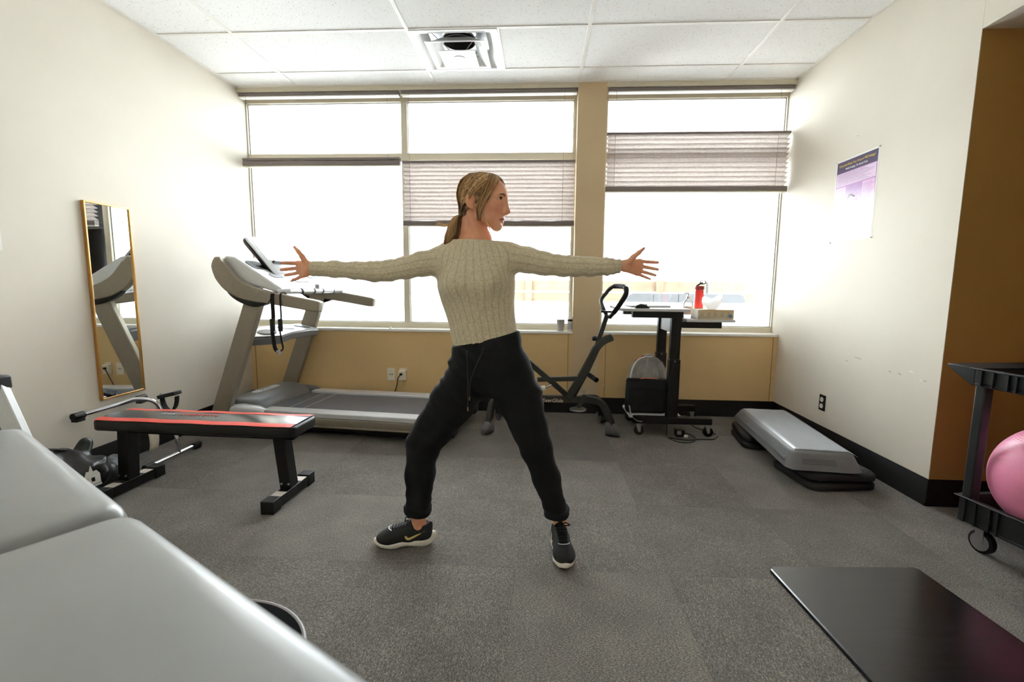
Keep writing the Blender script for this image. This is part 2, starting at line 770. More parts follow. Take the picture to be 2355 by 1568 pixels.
ce = struct(box('ceiling', XL - 0.2, AX + 0.2, YF - 0.2, YB + 0.5, H + 0.19, H + 0.3, M_white))
T0, Y0C, TL = -2.138, 3.3325, 1.2192
xs = [XL] + [T0 + TL * i for i in range(4)] + [XR]
ys = [YB] + [Y0C + TS * j for j in range(1, -10, -1)] + [YF]
for i in range(5):
    for j in range(len(ys) - 1):
        xa, xb, yb, ya = xs[i], xs[i + 1], ys[j], ys[j + 1]
        if abs(xa - (T0 + TL)) < 1e-3 and abs(ya - Y0C) < 1e-3:
            xa = xa + TS        # the air diffuser fills the other half
        o = box('ceiling_tile', xa + 0.002, xb - 0.002, ya + 0.002, yb - 0.002, H + 0.006, H + 0.022, M_ceil, ce)
for x in xs[1:-1]:
    box('grid_bar', x - 0.012, x + 0.012, YF, YB, H, H + 0.02, M_white, ce, 0.001, 1)
for y in ys[1:-1]:
    box('grid_bar', XL, XR, y - 0.012, y + 0.012, H + 0.001, H + 0.02, M_white, ce, 0.001, 1)
box('grid_bar', T0 + TL + TS - 0.012, T0 + TL + TS + 0.012, Y0C, Y0C + TS, H + 0.0005, H + 0.02, M_white, ce, 0.001, 1)
for a in ((XL, XL + 0.022, YF, YB), (XR - 0.022, XR, YF, YB), (XL, XR, YB - 0.022, YB)):
    box('wall_angle', *a, H - 0.0015, H + 0.02, M_white, ce)

w = MB()
w.box(XL - 0.1, XR + 0.1, YB, YB + 0.3, -0.1, SILL - 0.02)                     # under the windows
w.box(XL - 0.1, XR + 0.1, YB + 0.1, YB + 0.3, HEAD, H + 0.2)                   # lintel
struct(w.build('wall_back', M_tan))
cl = struct(box('wall_column', 0.297, 0.538, YB - 0.005, YB + 0.3, 0.0, H + 0.01, mat('taupe_column_paint', (211, 188, 150), 0.7, var=0.02, vscale=3, bump=0.15, bscale=220)))
for x in (-2.640, 0.262, 0.595, 2.042):                                  # joints of the panelling below the sill
    box('joint_strip', x - 0.0022, x + 0.0022, YB - 0.003, YB + 0.01, 0.147, SILL - 0.02,
        mat('dark_tan_joint', (140, 110, 66), 0.7), bpy.data.objects['wall_back'])
struct(box('trim_1', XL, 0.297, YB - 0.004, YB + 0.1, HEAD + 0.002, H + 0.004, M_cream))
struct(box('trim_2', 0.538, XR, YB - 0.004, YB + 0.1, HEAD + 0.002, H + 0.004, M_cream))
struct(box('wall_left', XL - 0.2, XL, YF - 0.2, YB + 0.5, -0.1, H + 0.2, M_beige))
wr = MB()
wr.box(XR, XR + 0.3, AY + 0.001, YB + 0.5, -0.1, H + 0.2)
wr.box(XR, XR + 0.3, YF, AY, AZ, H + 0.2)
wr.box(XR, XR + 0.3, YF, -0.4, -0.1, AZ)
wro = struct(wr.build('wall_right', M_beige))
wa = MB()
wa.box(XR + 0.003, AX + 0.2, AY, AY + 0.3, -0.1, AZ + 0.3)
wa.box(AX, AX + 0.2, -0.4, AY + 0.1, -0.1, AZ + 0.3)
wa.box(XR + 0.3, AX + 0.2, -0.4, -0.2, -0.1, AZ + 0.3)
wa.box(XR + 0.3, AX, -0.2, AY, AZ, AZ + 0.3)
struct(wa.build('wall_alcove', mat('shaded_tan_paint', (168, 126, 66), 0.7, var=0.02, vscale=3, bump=0.15, bscale=220)))  # the tan accent paint darkened: the alcove's shade is put into its colour
struct(box('wall_front', XL - 0.2, AX + 0.2, YF - 0.2, YF, -0.1, H + 0.2, M_beige))
BH = 0.146
prof = [(0, 0), (0.012, 0), (0.011, 0.01), (0.007, 0.02), (0.006, BH - 0.006), (0.003, BH), (0, BH)]
struct(MB().prism([(YB - a, b) for a, b in prof], XL, XR, 'x').build('baseboard_back', M_base))
struct(MB().prism([(XR - a, b) for a, b in prof], AY - 0.006, YB, 'y').build('baseboard_right', M_base))
struct(MB().prism([(XL + a, b) for a, b in prof], YF, YB, 'y').build('baseboard_left', M_base))
struct(MB().prism([(AY - a, b) for a, b in prof], XR - 0.006, AX, 'x').build('baseboard_alcove', M_base))

# windows
def window(name, x0, x1, mull, trans, left_jamb, right_jamb):
    f = MB()
    d0, d1 = YW, YW + 0.06
    zb, zt = SILL + 0.052, 2.752
    f.box(x0, x1, d0, d1, zt, HEAD + 0.002)
    f.box(x0, x1, d0, d1, SILL - 0.01, zb)
    if left_jamb:
        f.box(x0, x0 + left_jamb, d0, d1, zb, zt)
    if right_jamb:
        f.box(x1 - right_jamb, x1, d0, d1, zb, zt)
    for m in mull:
        f.box(m - 0.028, m + 0.028, d0, d1, zb, zt)
    f.box(x0, x1, d0 + 0.002, d1 - 0.002, trans[0], trans[1])
    fo = struct(f.build(name, M_cream, bevel=0.003, seg=1))
    M_gask = mat('dark_gasket', (60, 62, 66), 0.6)
    cols = [x0 + left_jamb] + [q for m in mull for q in (m - 0.028, m + 0.028)] + [x1 - right_jamb]
    for a, b in zip(cols[::2], cols[1::2]):
        for z0, z1 in ((zb, trans[0]), (trans[1], zt)):
            p = box('pane', a, b, YW + 0.030, YW + 0.036, z0, z1, M_glass, fo)
            for e in ((a, b, z0, z0 + 0.005), (a, b, z1 - 0.005, z1), (a, a + 0.005, z0, z1), (b - 0.005, b, z0, z1)):
                box('gasket', e[0], e[1], YW + 0.026, YW + 0.030, e[2], e[3], M_gask, p)
            if z0 < 1:
                box('frosted_film', a + 0.005, b - 0.005, YW + 0.0265, YW + 0.028, z0 + 0.005, 1.004, M_film, p)
    return fo


w1 = window('window_1', XL, 0.316, (-1.231,), (2.251, 2.315), 0.008, 0.043)
w2 = window('window_2', 0.545, XR, (), (2.251, 2.315), 0.022, 0.008)
for wo, a, b in ((w1, XL, 0.297), (w2, 0.538, XR)):
    box('window_sill', a, b, YB - 0.012, YW + 0.004, SILL - 0.022, SILL, M_white, wo, 0.003)
knob = MB().lathe([(0.0, 0.0), (0.011, 0.0), (0.012, 0.01), (0.006, 0.018), (0.0, 0.018)], (-1.36, YB + 0.02, SILL)).build('sill_knob', M_white, w1)

# ------------------------------------------------------------------ outside the windows
struct(box('ground_outside', -30, 30, YB + 0.3, 45, -0.5, -0.3, mat('pale_ground', (222, 222, 224), 0.9)))
M_wood = mat('cedar_boards', (96, 80, 63), 0.8, var=0.2, vscale=6, bump=0.3, bscale=60)
fen = thing('wooden_fence', 'pale wooden board fence outside beyond the windows', 'fence')
FY = 9.0
for r_ in range(7):
    for c_ in range(5):
        x0 = -0.75 + 2.44 * c_
        box('fence_board', x0 + 0.004, x0 + 2.436, FY, FY + 0.025, -0.3 + r_ * 0.222, -0.3 + r_ * 0.222 + 0.206, M_wood, fen, 0.003, 1)
for c_ in range(5):
    x0 = -0.75 + 2.44 * c_ + 0.54
    box('fence_post', x0 - 0.06, x0 + 0.06, FY - 0.07, FY - 0.001, -0.3, 1.27, M_wood, fen, 0.004, 1)
rebase(fen, (0, FY, -0.3))
pan = thing('grey_barrier', 'long grey barrier with rounded top corners standing outside the right window', 'barrier')
M_pan = mat('grey_outdoor_panel', (48, 51, 55), 0.6, var=0.15, vscale=9)
PY = 7.6
zx = lambda px: P(px, 690, PY).x
for i, (a, b) in enumerate(((1440, 1502), (1503, 1560), (1561, 1600), (1601, 1655), (1656, 1715))):
    x0, x1 = zx(a), zx(b)
    zt = 1.035
    poly = [(x0, -0.3), (x1, -0.3)]
    if i == 4:
        poly += [(x1, zt - 0.10), (x1 - 0.03, zt - 0.035), (x1 - 0.10, zt)]
    else:
        poly += [(x1, zt)]
    if i == 0:
        poly += [(x0 + 0.10, zt), (x0 + 0.03, zt - 0.035), (x0, zt - 0.10)]
    else:
        poly += [(x0, zt)]
    MB().prism(poly, PY, PY + 0.05, 'y').build('panel_section', M_pan, pan, 0.004, 1)
rebase(pan, ((zx(1440) + zx(1715)) / 2, PY + 0.025, -0.3))
pl = MB().tube([P(1627, 690, PY + 0.4) - Vector((0, 0, 1.2)), P(1627, 650, PY + 0.4)], 0.025, 10).build('outdoor_post', M_pan)
tag(pl, 'thin grey post standing behind the grey outdoor barrier', 'post')
rebase(pl, P(1627, 690, PY + 0.4) - Vector((0, 0, 1.2)))

# ------------------------------------------------------------------ blinds
def blind(label, x0, x1, ztop, zbot, group, pleats):
    b = thing('pleated_blind', label, 'blind', group=group)
    yb = 4.235
    box('headrail', x0, x1, yb - 0.03, yb + 0.025, HEAD - 0.026, HEAD - 0.001, M_brail, b, 0.003)
    box('headrail_lip', x0, x1, yb - 0.026, yb + 0.03, HEAD - 0.036, HEAD - 0.0265, M_whitep, b, 0.002)
    n = pleats
    rows = []
    zz = [ztop - 0.022 - (ztop - zbot - 0.062) * (i / (2 * n) + (0.18 / n if i % 2 else 0.0)) for i in range(2 * n + 1)]
    for i, z in enumerate(zz):
        y = yb + (0.026 if i % 2 else -0.026)
        row = []
        for j in range(25):
            x = x0 + 0.006 + (x1 - x0 - 0.012) * j / 24
            row.append((x, y + random.uniform(-.001, .001), z + random.uniform(-.0012, .0012)))
        rows.append(row)
    fab = MB().sheet(rows)
    for i in range(1, 2 * n, 2):                      # the fabric is doubled where each pleat is stitched
        fab.sheet([[(x, y - 0.003, z + 0.0045) for x, y, z in rows[i]], [(x, y - 0.003, z - 0.0055) for x, y, z in rows[i]]])
    fab.build('pleated_fabric', M_blind, b, angle=10, flip=False)
    box('top_rail', x0, x1, yb - 0.024, yb + 0.02, ztop - 0.022, ztop, M_brail, b, 0.003)
    box('bottom_rail', x0, x1, yb - 0.026, yb + 0.022, zbot, zbot + 0.04, M_brail, b, 0.004)
    box('bottom_edge', x0, x1, yb - 0.024, yb + 0.02, zbot - 0.009, zbot - 0.0002, M_cream, b, 0.002)
    for q in (0.045, 0.93):
        xx = x0 + (x1 - x0) * q
        MB().tube([(xx, yb - 0.0285, HEAD - 0.03), (xx, yb - 0.0285, zbot + 0.01)], 0.0013, 6).build('lift_cord', M_brail, b)
    rebase(b, ((x0 + x1) / 2, yb, zbot))
    return b


blind('fully stacked pleated blind at the transom of the left window', XL + 0.012, -1.243, 2.252, 2.186, 'pleated window blinds', 1)
blind('half lowered pleated blind behind the woman', -1.222, 0.290, 2.222, 1.668, 'pleated window blinds', 14)
blind('pleated blind across the upper part of the right window', 0.552, XR - 0.012, 2.444, 1.958, 'pleated window blinds', 11)

# hanging cords ending below the sill
for px, y1, y2, lab in ((1303, 770, 902, 'thin blind cord hanging beside the column below the white bottle'),
                        (1388, 790, 886, 'thin blind cord with a small knob hanging left of the desk')):
    a, b_ = P(px, y1, YB - 0.015), P(px, y2, YB - 0.015)
    cd = thing('blind_cord', lab, 'cord')
    MB().tube([a, (a + b_) / 2 + Vector((0.003, 0, 0)), b_], 0.0018, 6).build('cord', M_cream, cd)
    MB().sphere(b_, (0.007, 0.007, 0.011), 10, 8).build('tassel', M_cream, cd)
    rebase(cd, b_)

# ------------------------------------------------------------------ ceiling air diffuser
dv = thing('ceiling_vent', 'white square stepped air diffuser set in the ceiling', 'vent', (T0 + TL + TS / 2, Y0C + TS / 2, H))
M_vent = mat('white_vent_enamel', (232, 233, 231), 0.3, var=0.02)


def sq(r, z, rad=0.0):
    pts = []
    if rad <= 0:
        return [Vector((a * r, b * r, z)) for a, b in ((-1, -1), (1, -1), (1, 1), (-1, 1))]
    for cx, cy, a0 in ((1, 1, 0), (-1, 1, 90), (-1, -1, 180), (1, -1, 270)):
        for q in range(5):
            a = R(a0 + 22.5 * q)
            pts.append(Vector((cx * (r - rad) + rad * math.cos(a), cy * (r - rad) + rad * math.sin(a), z)))
    return pts


MB().loft([sq(0.300, 0.012, 0.01), sq(0.300, -0.003, 0.01), sq(0.262, -0.003, 0.02), sq(0.215, 0.045, 0.06), sq(0.205, 0.075, 0.07),
           sq(0.22, 0.078, 0.07), sq(0.280, 0.012, 0.02)], cap=False, closed=True).build('outer_frame', M_vent, dv)
MB().loft([sq(0.212, -0.026, 0.008), sq(0.206, -0.029, 0.008), sq(0.178, -0.020, 0.01), sq(0.118, 0.036, 0.03), sq(0.122, 0.040, 0.03), sq(0.184, -0.014, 0.01)],
          cap=False, closed=True).build('middle_cone', M_vent, dv)
MB().loft([sq(0.130, -0.050, 0.006), sq(0.124, -0.053, 0.006), sq(0.100, -0.044, 0.02), sq(0.06, -0.018, 0.04), sq(0.05, -0.016, 0.045)]).build('inner_plate', M_vent, dv)
MB().lathe([(0.0, -0.057), (0.010, -0.057), (0.045, -0.0535), (0.05, -0.046), (0.05, -0.020), (0.0, -0.020)], n=28).build('centre_boss', M_vent, dv)
MB().lathe([(0.0, 0.15), (0.10, 0.15), (0.112, 0.06), (0.118, 0.06), (0.118, 0.16), (0.0, 0.16)], n=32).build('duct_collar', mat('dark_duct', (26, 27, 28), 0.6), dv)
MB().loft([sq(0.225, 0.076, 0.07), sq(0.225, 0.084, 0.07), sq(0.117, 0.084, 0.116), sq(0.117, 0.076, 0.116)], cap=False, closed=True).build('back_plate', M_steel, dv)
for sx in (-1, 1):
    for sy in (-1, 1):
        MB().tube([(sx * 0.19, sy * 0.19, 0.06), (sx * 0.06, sy * 0.06, -0.018)], 0.003, 6).build('support_rod', M_steel, dv)

# ------------------------------------------------------------------ wall fittings
o = thing('wall_outlet', 'black duplex outlet plate with white sockets on the right wall', 'outlet')
oy, oz = 3.488, 0.316
box('plate', XR - 0.006, XR - 0.0002, oy - 0.036, oy + 0.036, oz - 0.058, oz + 0.058, M_blackp, o, 0.002)
for dz in (-0.024, 0.024):
    s = MB().lathe([(0.0, 0.0), (0.017, 0.0), (0.0175, 0.004), (0.0, 0.0045)], (XR - 0.0105, oy, oz + dz), 20, 'x').build('socket', M_whitep, o)
    for dy in (-0.006, 0.006):
        box('slot', XR - 0.0112, XR - 0.0103, oy + dy - 0.001, oy + dy + 0.001, oz + dz - 0.002, oz + dz + 0.007, M_blackp, s)
rebase(o, (XR, oy, oz))
M_ivory = mat('ivory_plastic', (232, 222, 200), 0.4, var=0.02)
o = thing('data_outlet', 'ivory wall plate with two small jacks below the left window', 'outlet')
c = P(900, 860, YB)
box('plate', c.x - 0.037, c.x + 0.037, YB - 0.007, YB - 0.0002, c.z - 0.058, c.z + 0.058, M_ivory, o, 0.003)
box('jack', c.x - 0.014, c.x - 0.006, YB - 0.0078, YB - 0.006, c.z - 0.006, c.z + 0.004, M_blackp, o)
box('jack', c.x + 0.004, c.x + 0.015, YB - 0.0078, YB - 0.006, c.z - 0.006, c.z + 0.005, mat('blue_jack', (40, 70, 110), 0.5), o)
for dz in (-0.043, 0.043):
    box('label_window', c.x - 0.02, c.x + 0.02, YB - 0.0076, YB - 0.006, c.z + dz - 0.006, c.z + dz + 0.006, M_whitep, o)
rebase(o, (c.x, YB, c.z))
o = thing('plug_adapter', 'ivory plug-in adapter on the wall with a black cord', 'adapter')
c = P(928, 860, YB)
box('plate', c.x - 0.034, c.x + 0.034, YB - 0.007, YB - 0.0002, c.z - 0.058, c.z + 0.058, M_ivory, o, 0.003)
box('adapter_body', c.x - 0.036, c.x + 0.03, YB - 0.045, YB - 0.0072, c.z - 0.052, c.z + 0.042, M_ivory, o, 0.008, 3)
pg = MB().cbox((c.x - 0.008, YB - 0.056, c.z + 0.008), (0.022, 0.022, 0.018)).build('plug', M_blackp, o, 0.003)
MB().tube(bez([(c.x - 0.012, YB - 0.06, c.z + 0.004), (c.x - 0.035, YB - 0.062, c.z - 0.03), (c.x - 0.048, YB - 0.05, c.z - 0.09),
               (c.x - 0.075, YB - 0.04, c.z - 0.17), (c.x - 0.10, YB - 0.03, c.z - 0.27)], 20), 0.0042, 8).build('cord', M_blackp, o)
rebase(o, (c.x, YB, c.z))

# mirror
mr = thing('wall_mirror', 'tall narrow wall mirror with a thin gold frame on the left wall', 'mirror')
y0, y1, z0, z1 = 2.664, 2.980, 0.424, 1.622
M_gold = mat('brushed_gold', (206, 158, 92), 0.3, 0.9, var=0.05)
M_mir = mat('mirror_glass', (236, 240, 240), 0.01, 1.0, var=0.0)
box('glass', XL + 0.006, XL + 0.012, y0 + 0.006, y1 - 0.006, z0 + 0.006, z1 - 0.006, M_mir, mr)
for nm, a in (('frame_side', (y0, y0 + 0.010, z0, z1)), ('frame_side', (y1 - 0.010, y1, z0, z1)),
              ('frame_rail', (y0 + 0.010, y1 - 0.010, z1 - 0.010, z1)), ('frame_rail', (y0 + 0.010, y1 - 0.010, z0, z0 + 0.010))):
    box(nm, XL + 0.0005, XL + 0.020, *a, M_gold, mr, 0.002)
box('backing', XL + 0.0004, XL + 0.006, y0 + 0.004, y1 - 0.004, z0 + 0.004, z1 - 0.004, M_blackp, mr)
rebase(mr, (XL, (y0 + y1) / 2, z0))

pp = box('paper_notice', XL + 0.0004, XL + 0.0014, 2.02, 2.231, 1.30, 1.43, M_paper)
tag(pp, 'small white paper notice stuck on the left wall', 'paper')
rebase(pp, (XL, 2.12, 1.30))
nl = MB().lathe([(0.0, 0.0), (0.004, 0.0), (0.004, 0.003), (0.0015, 0.004), (0.0015, 0.018), (0, 0.018)], P(1970, 312, 3.3), 10, 'x').build('wall_nail', M_steel)
pn = _ray(1970, 312)
tq = (XR - 0.018) / pn.x
nl.data.transform(Matrix.Translation(Vector((XR - 0.018, pn.y * tq, CAM_Z + pn.z * tq)) - P(1970, 312, 3.3)))
tag(nl, 'small dark nail in the right wall above the poster', 'nail')
rebase(nl, (XR - 0.009, pn.y * tq, CAM_Z + pn.z * tq))


def px_wall(px, py, x):
    r = _ray(px, py)
    t = x / r.x
    return Vector((x, r.y * t, CAM_Z + r.z * t))


# scuffs on the right wall
for a, b, cc in (((1944, 829), (1951, 831), (186, 181, 172)), ((1965, 821), (1981, 826), (184, 180, 172)), ((2043, 853), (2050, 856), (176, 171, 163)),
                 ((2065, 858), (2073, 862), (168, 165, 158)), ((2091, 853), (2100, 857), (250, 250, 250)), ((2115, 873), (2119, 876), (250, 250, 250)), ((2124, 875), (2131, 878), (176, 172, 165))):
    p0, p1 = px_wall(*a, XR - 0.0004), px_wall(*b, XR - 0.0004)
    so = MB().prism([(p0.y, p0.z - 0.002), (p1.y, p1.z - 0.003), (p1.y + 0.004, p1.z + 0.003), (p0.y - 0.003, p0.z + 0.003)], XR - 0.0005, XR - 0.0001, 'x')
    so.build('scuff_mark', mat('scuff_%d_%d' % (cc[0], cc[2]), cc, 0.8), wro)

# poster
ps = thing('wall_poster', 'purple and white medical poster pinned to the right wall', 'poster')
PYA, PYB, PZ0, PZ1 = 3.568, 3.142, 1.466, 2.026
PW, PH = PYA - PYB, PZ1 - PZ0


def PM(u, v, d):
    """poster frame: u across from its left edge, v up from its bottom, d off the wall"""
    return basis((XR - d, PYA - u, PZ0 + v), (0, -1, 0), (0, 0, 1), (-1, 0, 0))


def prect(name, u0, u1, v0, v1, d, m, parent):
    return MB().box(XR - d - 0.0003, XR - d, PYA - u1, PYA - u0, PZ0 + v0, PZ0 + v1).build(name, m, parent)


def poster_face():
    k = NT('poster_face')
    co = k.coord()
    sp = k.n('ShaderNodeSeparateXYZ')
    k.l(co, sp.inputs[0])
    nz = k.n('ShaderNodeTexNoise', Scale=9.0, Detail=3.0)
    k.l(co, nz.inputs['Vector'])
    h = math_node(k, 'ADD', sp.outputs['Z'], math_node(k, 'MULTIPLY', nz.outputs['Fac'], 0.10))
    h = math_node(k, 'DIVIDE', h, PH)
    c = k.ramp(h, [(0.0, lin((206, 216, 236))), (0.30, lin((232, 232, 244))), (0.55, lin((240, 240, 250))), (0.585, lin((206, 160, 206))), (0.70, lin((178, 130, 184)))])  # pale blue-white below a noisy edge, pinkish purple above
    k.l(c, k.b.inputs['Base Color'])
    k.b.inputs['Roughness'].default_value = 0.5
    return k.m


prect('sheet', 0, PW, 0, PH, 0.0004, M_paper, ps)
pr = prect('print', 0.012, PW - 0.012, 0.012, PH - 0.012, 0.0009, poster_face(), ps)
hd = prect('title_band', 0.012, PW - 0.012, PH - 0.088, PH - 0.012, 0.0013, mat('dark_purple_ink', (74, 58, 96), 0.3), ps)
M_yel = mat('yellow_ink', (240, 214, 70), 0.4)
M_wht = mat('white_ink', (245, 245, 245), 0.4)
text_mesh('title_text', 'Concerned About Your X-ray or MRI Findings?', 0.022, M_yel, hd, PM(PW / 2, PH - 0.040, 0.0018), 0.0002, xscale=0.84)
text_mesh('title_text', 'Medical Imaging: The Untold Truth', 0.018, M_wht, hd, PM(PW / 2, PH - 0.067, 0.0018), 0.0002, xscale=0.86)
M_pink = mat('pale_pink_ink', (226, 200, 226), 0.3)
M_pink2 = mat('pink_ink', (216, 170, 212), 0.3)
M_pur = mat('mid_purple_ink', (172, 124, 184), 0.3)
M_ink = mat('text_ink', (130, 100, 146), 0.4)
pb = [prect('text_panel', 0.018, PW - 0.018, PH - 0.178, PH - 0.092, 0.0013, M_pink, ps),
      prect('text_panel', 0.018, 0.128, PH - 0.30, PH - 0.186, 0.0013, M_pink2, ps),
      prect('text_panel', 0.132, 0.286, PH - 0.285, PH - 0.186, 0.0013, M_pur, ps),
      prect('text_panel', 0.290, PW - 0.018, PH - 0.31, PH - 0.186, 0.0013, M_pink2, ps)]
for pnl, u0, u1, v0, v1 in ((pb[0], 0.03, PW - 0.03, PH - 0.17, PH - 0.10), (pb[1], 0.024, 0.122, PH - 0.29, PH - 0.205),
                            (pb[2], 0.14, 0.278, PH - 0.275, PH - 0.205), (pb[3], 0.298, PW - 0.024, PH - 0.30, PH - 0.205)):
    ln = MB()
    v = v1
    while v > v0:
        ue = u1 - random.uniform(0, 0.25) * (u1 - u0)
        ln.box(XR - 0.0019, XR - 0.0016, PYA - ue, PYA - u0, PZ0 + v - 0.0022, PZ0 + v)
        v -= 0.0085
    lo = ln.build('text_lines', M_ink, pnl)
    lo['kind'] = 'stuff'
fig = MB()
for i in range(11):
    t = i / 10
    u, v = 0.15 + 0.075 * t, 0.285 + 0.022 * math.sin(t * 4.4) + 0.03 * t * t
    fig.box(XR - 0.0019, XR - 0.0016, PYA - u - 0.0045, PYA - u + 0.0015, PZ0 + v - 0.006 - 0.003 * math.sin(t * 3), PZ0 + v + 0.006)
fo_ = fig.build('spine_drawing', mat('bone_ink', (170, 168, 150), 0.5), ps)
for u, v in ((0.004, 0.004), (PW - 0.004, 0.004), (0.004, PH - 0.004), (PW - 0.004, PH - 0.004)):
    MB().lathe([(0.0, 0.0), (0.004, 0.002), (0.005, 0.006), (0.0, 0.007)], PM(u, v, 0.008).translation, 10, 'x').build('push_pin', M_whitep, ps)
rebase(ps, (XR, (PYA + PYB) / 2, PZ0))
# ------------------------------------------------------------------ treadmill
tm = thing('treadmill', 'silver and grey treadmill standing under the left window', 'treadmill', (-2.45, 3.777, 0), R(-6))
M_belt = mat('grey_running_belt', (92, 96, 103), 0.34, var=0.12, vscale=300)
M_dsil = mat('dark_silver_plastic', (120, 122, 124), 0.35, 0.3, var=0.04)
HWT = 0.39
box('base_frame', 0.12, 1.82, -0.33, 0.33, 0.035, 0.12, M_black, tm, 0.005)
box('deck', 0.30, 1.86, -0.29, 0.29, 0.12, 0.158, M_black, tm, 0.004)
bl_ = MB()
bl_.loft([[Vector((x, y, z)) for y in (-0.268, 0.268) for x in ()] for z in ()] if False else
         [[Vector((0.33, -0.268, 0.168)), Vector((0.33, 0.268, 0.168)), Vector((0.33, 0.268, 0.178)), Vector((0.33, -0.268, 0.178))],
          [Vector((1.83, -0.268, 0.168)), Vector((1.83, 0.268, 0.168)), Vector((1.83, 0.268, 0.178)), Vector((1.83, -0.268, 0.178))],
          [Vector((1.88, -0.268, 0.13)), Vector((1.88, 0.268, 0.13)), Vector((1.885, 0.268, 0.14)), Vector((1.885, -0.268, 0.14))]])
belt = bl_.build('belt', M_belt, tm)
for x in (0.52, 0.64):
    box('belt_line', x, x + 0.006, -0.266, 0.266, 0.1781, 0.1787, M_silver, belt)
for s in (-1, 1):
    ya, yb = (0.272, HWT) if s > 0 else (-HWT, -0.272)
    rl = box('side_rail', 0.40, 1.86, ya, yb, 0.158, 0.196, M_silver, tm, 0.006)
    yo = s * HWT
    sk = [(s * (HWT - 0.06), 0.10), (s * (HWT - 0.004), 0.10), (s * HWT, 0.108), (s * HWT, 0.150), (s * (HWT - 0.006), 0.1565), (s * (HWT - 0.06), 0.1565)]
    MB().prism([(p[0], p[1]) for p in sk], 0.40, 1.86, 'x').build('rail_skirt', M_taupe, tm)
    MB().tube([(0.42, s * (HWT - 0.012), 0.092), (1.85, s * (HWT - 0.012), 0.092)], 0.009, 8).build('rail_bead', M_taupe, tm)
    MB().lathe([(0.0, -0.02), (0.035, -0.02), (0.04, -0.01), (0.04, 0.01), (0.035, 0.02), (0, 0.02)], (1.80, s * 0.31, 0.041), 20, 'y').build('rear_foot', M_rubber, tm)
    box('rear_cap', 1.862, 1.91, *( (0.26, HWT) if s > 0 else (-HWT, -0.26)), 0.06, 0.196, M_blackp, tm, 0.02, 3)
    MB().lathe([(0.0, -0.02), (0.035, -0.02), (0.04, -0.01), (0.04, 0.01), (0.035, 0.02), (0, 0.02)], (0.06, s * 0.33, 0.041), 20, 'y').build('front_wheel', M_rubber, tm)
# motor hood
hood = []
for x, z in ((-0.04, 0.10), (-0.035, 0.16), (0.02, 0.235), (0.10, 0.262), (0.20, 0.262), (0.30, 0.245), (0.355, 0.205), (0.37, 0.17), (0.37, 0.10)):
    hood.append((x, z))
hm = MB()
rings = []
for y, sc_ in ((-0.335, 0.86), (-0.32, 0.97), (-0.27, 1.0), (0.27, 1.0), (0.32, 0.97), (0.335, 0.86)):
    rings.append([Vector((0.16 + (x - 0.16) * sc_, y, 0.10 + (z - 0.10) * sc_)) for x, z in hood])
hm.loft(rings)
ho = hm.build('motor_hood', M_dsil, tm, angle=60)
M_badge = mat('badge_plastic', (222, 226, 230), 0.3, 0.2)
bd = MB()
bd.loft([[Vector((0.16 + a * 0.035, b * 0.15, 0.2626)) for a, b in ((-1, -0.85), (-0.5, -1), (0.5, -1), (1, -0.85), (1, 0.85), (0.5, 1), (-0.5, 1), (-1, 0.85))],
         [Vector((0.16 + a * 0.033, b * 0.148, 0.266)) for a, b in ((-1, -0.85), (-0.5, -1), (0.5, -1), (1, -0.85), (1, 0.85), (0.5, 1), (-0.5, 1), (-1, 0.85))]])
bo = bd.build('badge', M_badge, ho)
text_mesh('badge_text', 'SPIRIT', 0.05, M_dsil, ho, basis((0.16, 0, 0.2664), (0, 1, 0), (-1, 0, 0), (0, 0, 1)), 0.0003)
for s in (-1, 1):
    # uprights, boots
    up_ = [Vector((0.055, s * 0.405, 0.10)), Vector((0.43, s * 0.405, 1.05))]
    MB().bar(up_, 0.05, 0.135, up=(-1, 0, 0.4)).build('upright', M_taupe, tm, 0.008, 2)
    bt = []
    for x, hw, z0, z1 in ((-0.02, 0.035, 0.02, 0.15), (0.05, 0.05, 0.02, 0.20), (0.22, 0.055, 0.05, 0.225), (0.36, 0.05, 0.10, 0.215), (0.43, 0.03, 0.13, 0.195)):
        y = s * 0.37
        bt.append([Vector((x, y - hw, z0)), Vector((x, y + hw, z0)), Vector((x, y + hw, z1 - 0.01)), Vector((x, y + hw * 0.6, z1)), Vector((x, y - hw * 0.6, z1)), Vector((x, y - hw, z1 - 0.01))])
    MB().loft(bt).build('boot_cover', M_silver if s < 0 else M_dsil, tm, angle=70, bevel=0.004)  # near boot paler than the far one: light on its top put into the colour
# handrails with the swept console side
for s in (-1, 1):
    y = s * 0.425
    path = [Vector((0.16, y, 1.335)), Vector((0.165, y, 1.28)), Vector((0.195, y, 1.215)), Vector((0.25, y, 1.15)), Vector((0.33, y, 1.10)),
            Vector((0.43, y, 1.068)), Vector((0.56, y, 1.045)), Vector((0.72, y, 1.02)), Vector((0.90, y, 0.992)), Vector((0.95, y, 0.984))]
    hh = [0.03, 0.11, 0.135, 0.135, 0.125, 0.105, 0.088, 0.084, 0.082, 0.074]
    MB().bar(smooth_path(path, 36), 0.058, [float(np.interp(i / 36, np.linspace(0, 1, 10), hh)) for i in range(37)], up=(0.3, 0, 1)).build('handrail', M_taupe, tm, 0.012, 3)
    low = [Vector((0.185, y, 1.19)), Vector((0.25, y, 1.09)), Vector((0.34, y, 1.03)), Vector((0.46, y, 1.0)), Vector((0.56, y, 1.01))]
    MB().bar(smooth_path(low, 16), 0.05, [float(np.interp(i / 16, [0, .3, .7, 1], [0.02, 0.05, 0.055, 0.01])) for i in range(17)], up=(0.3, 0, 1)).build('underside_trim', M_blackp, tm, 0.006)
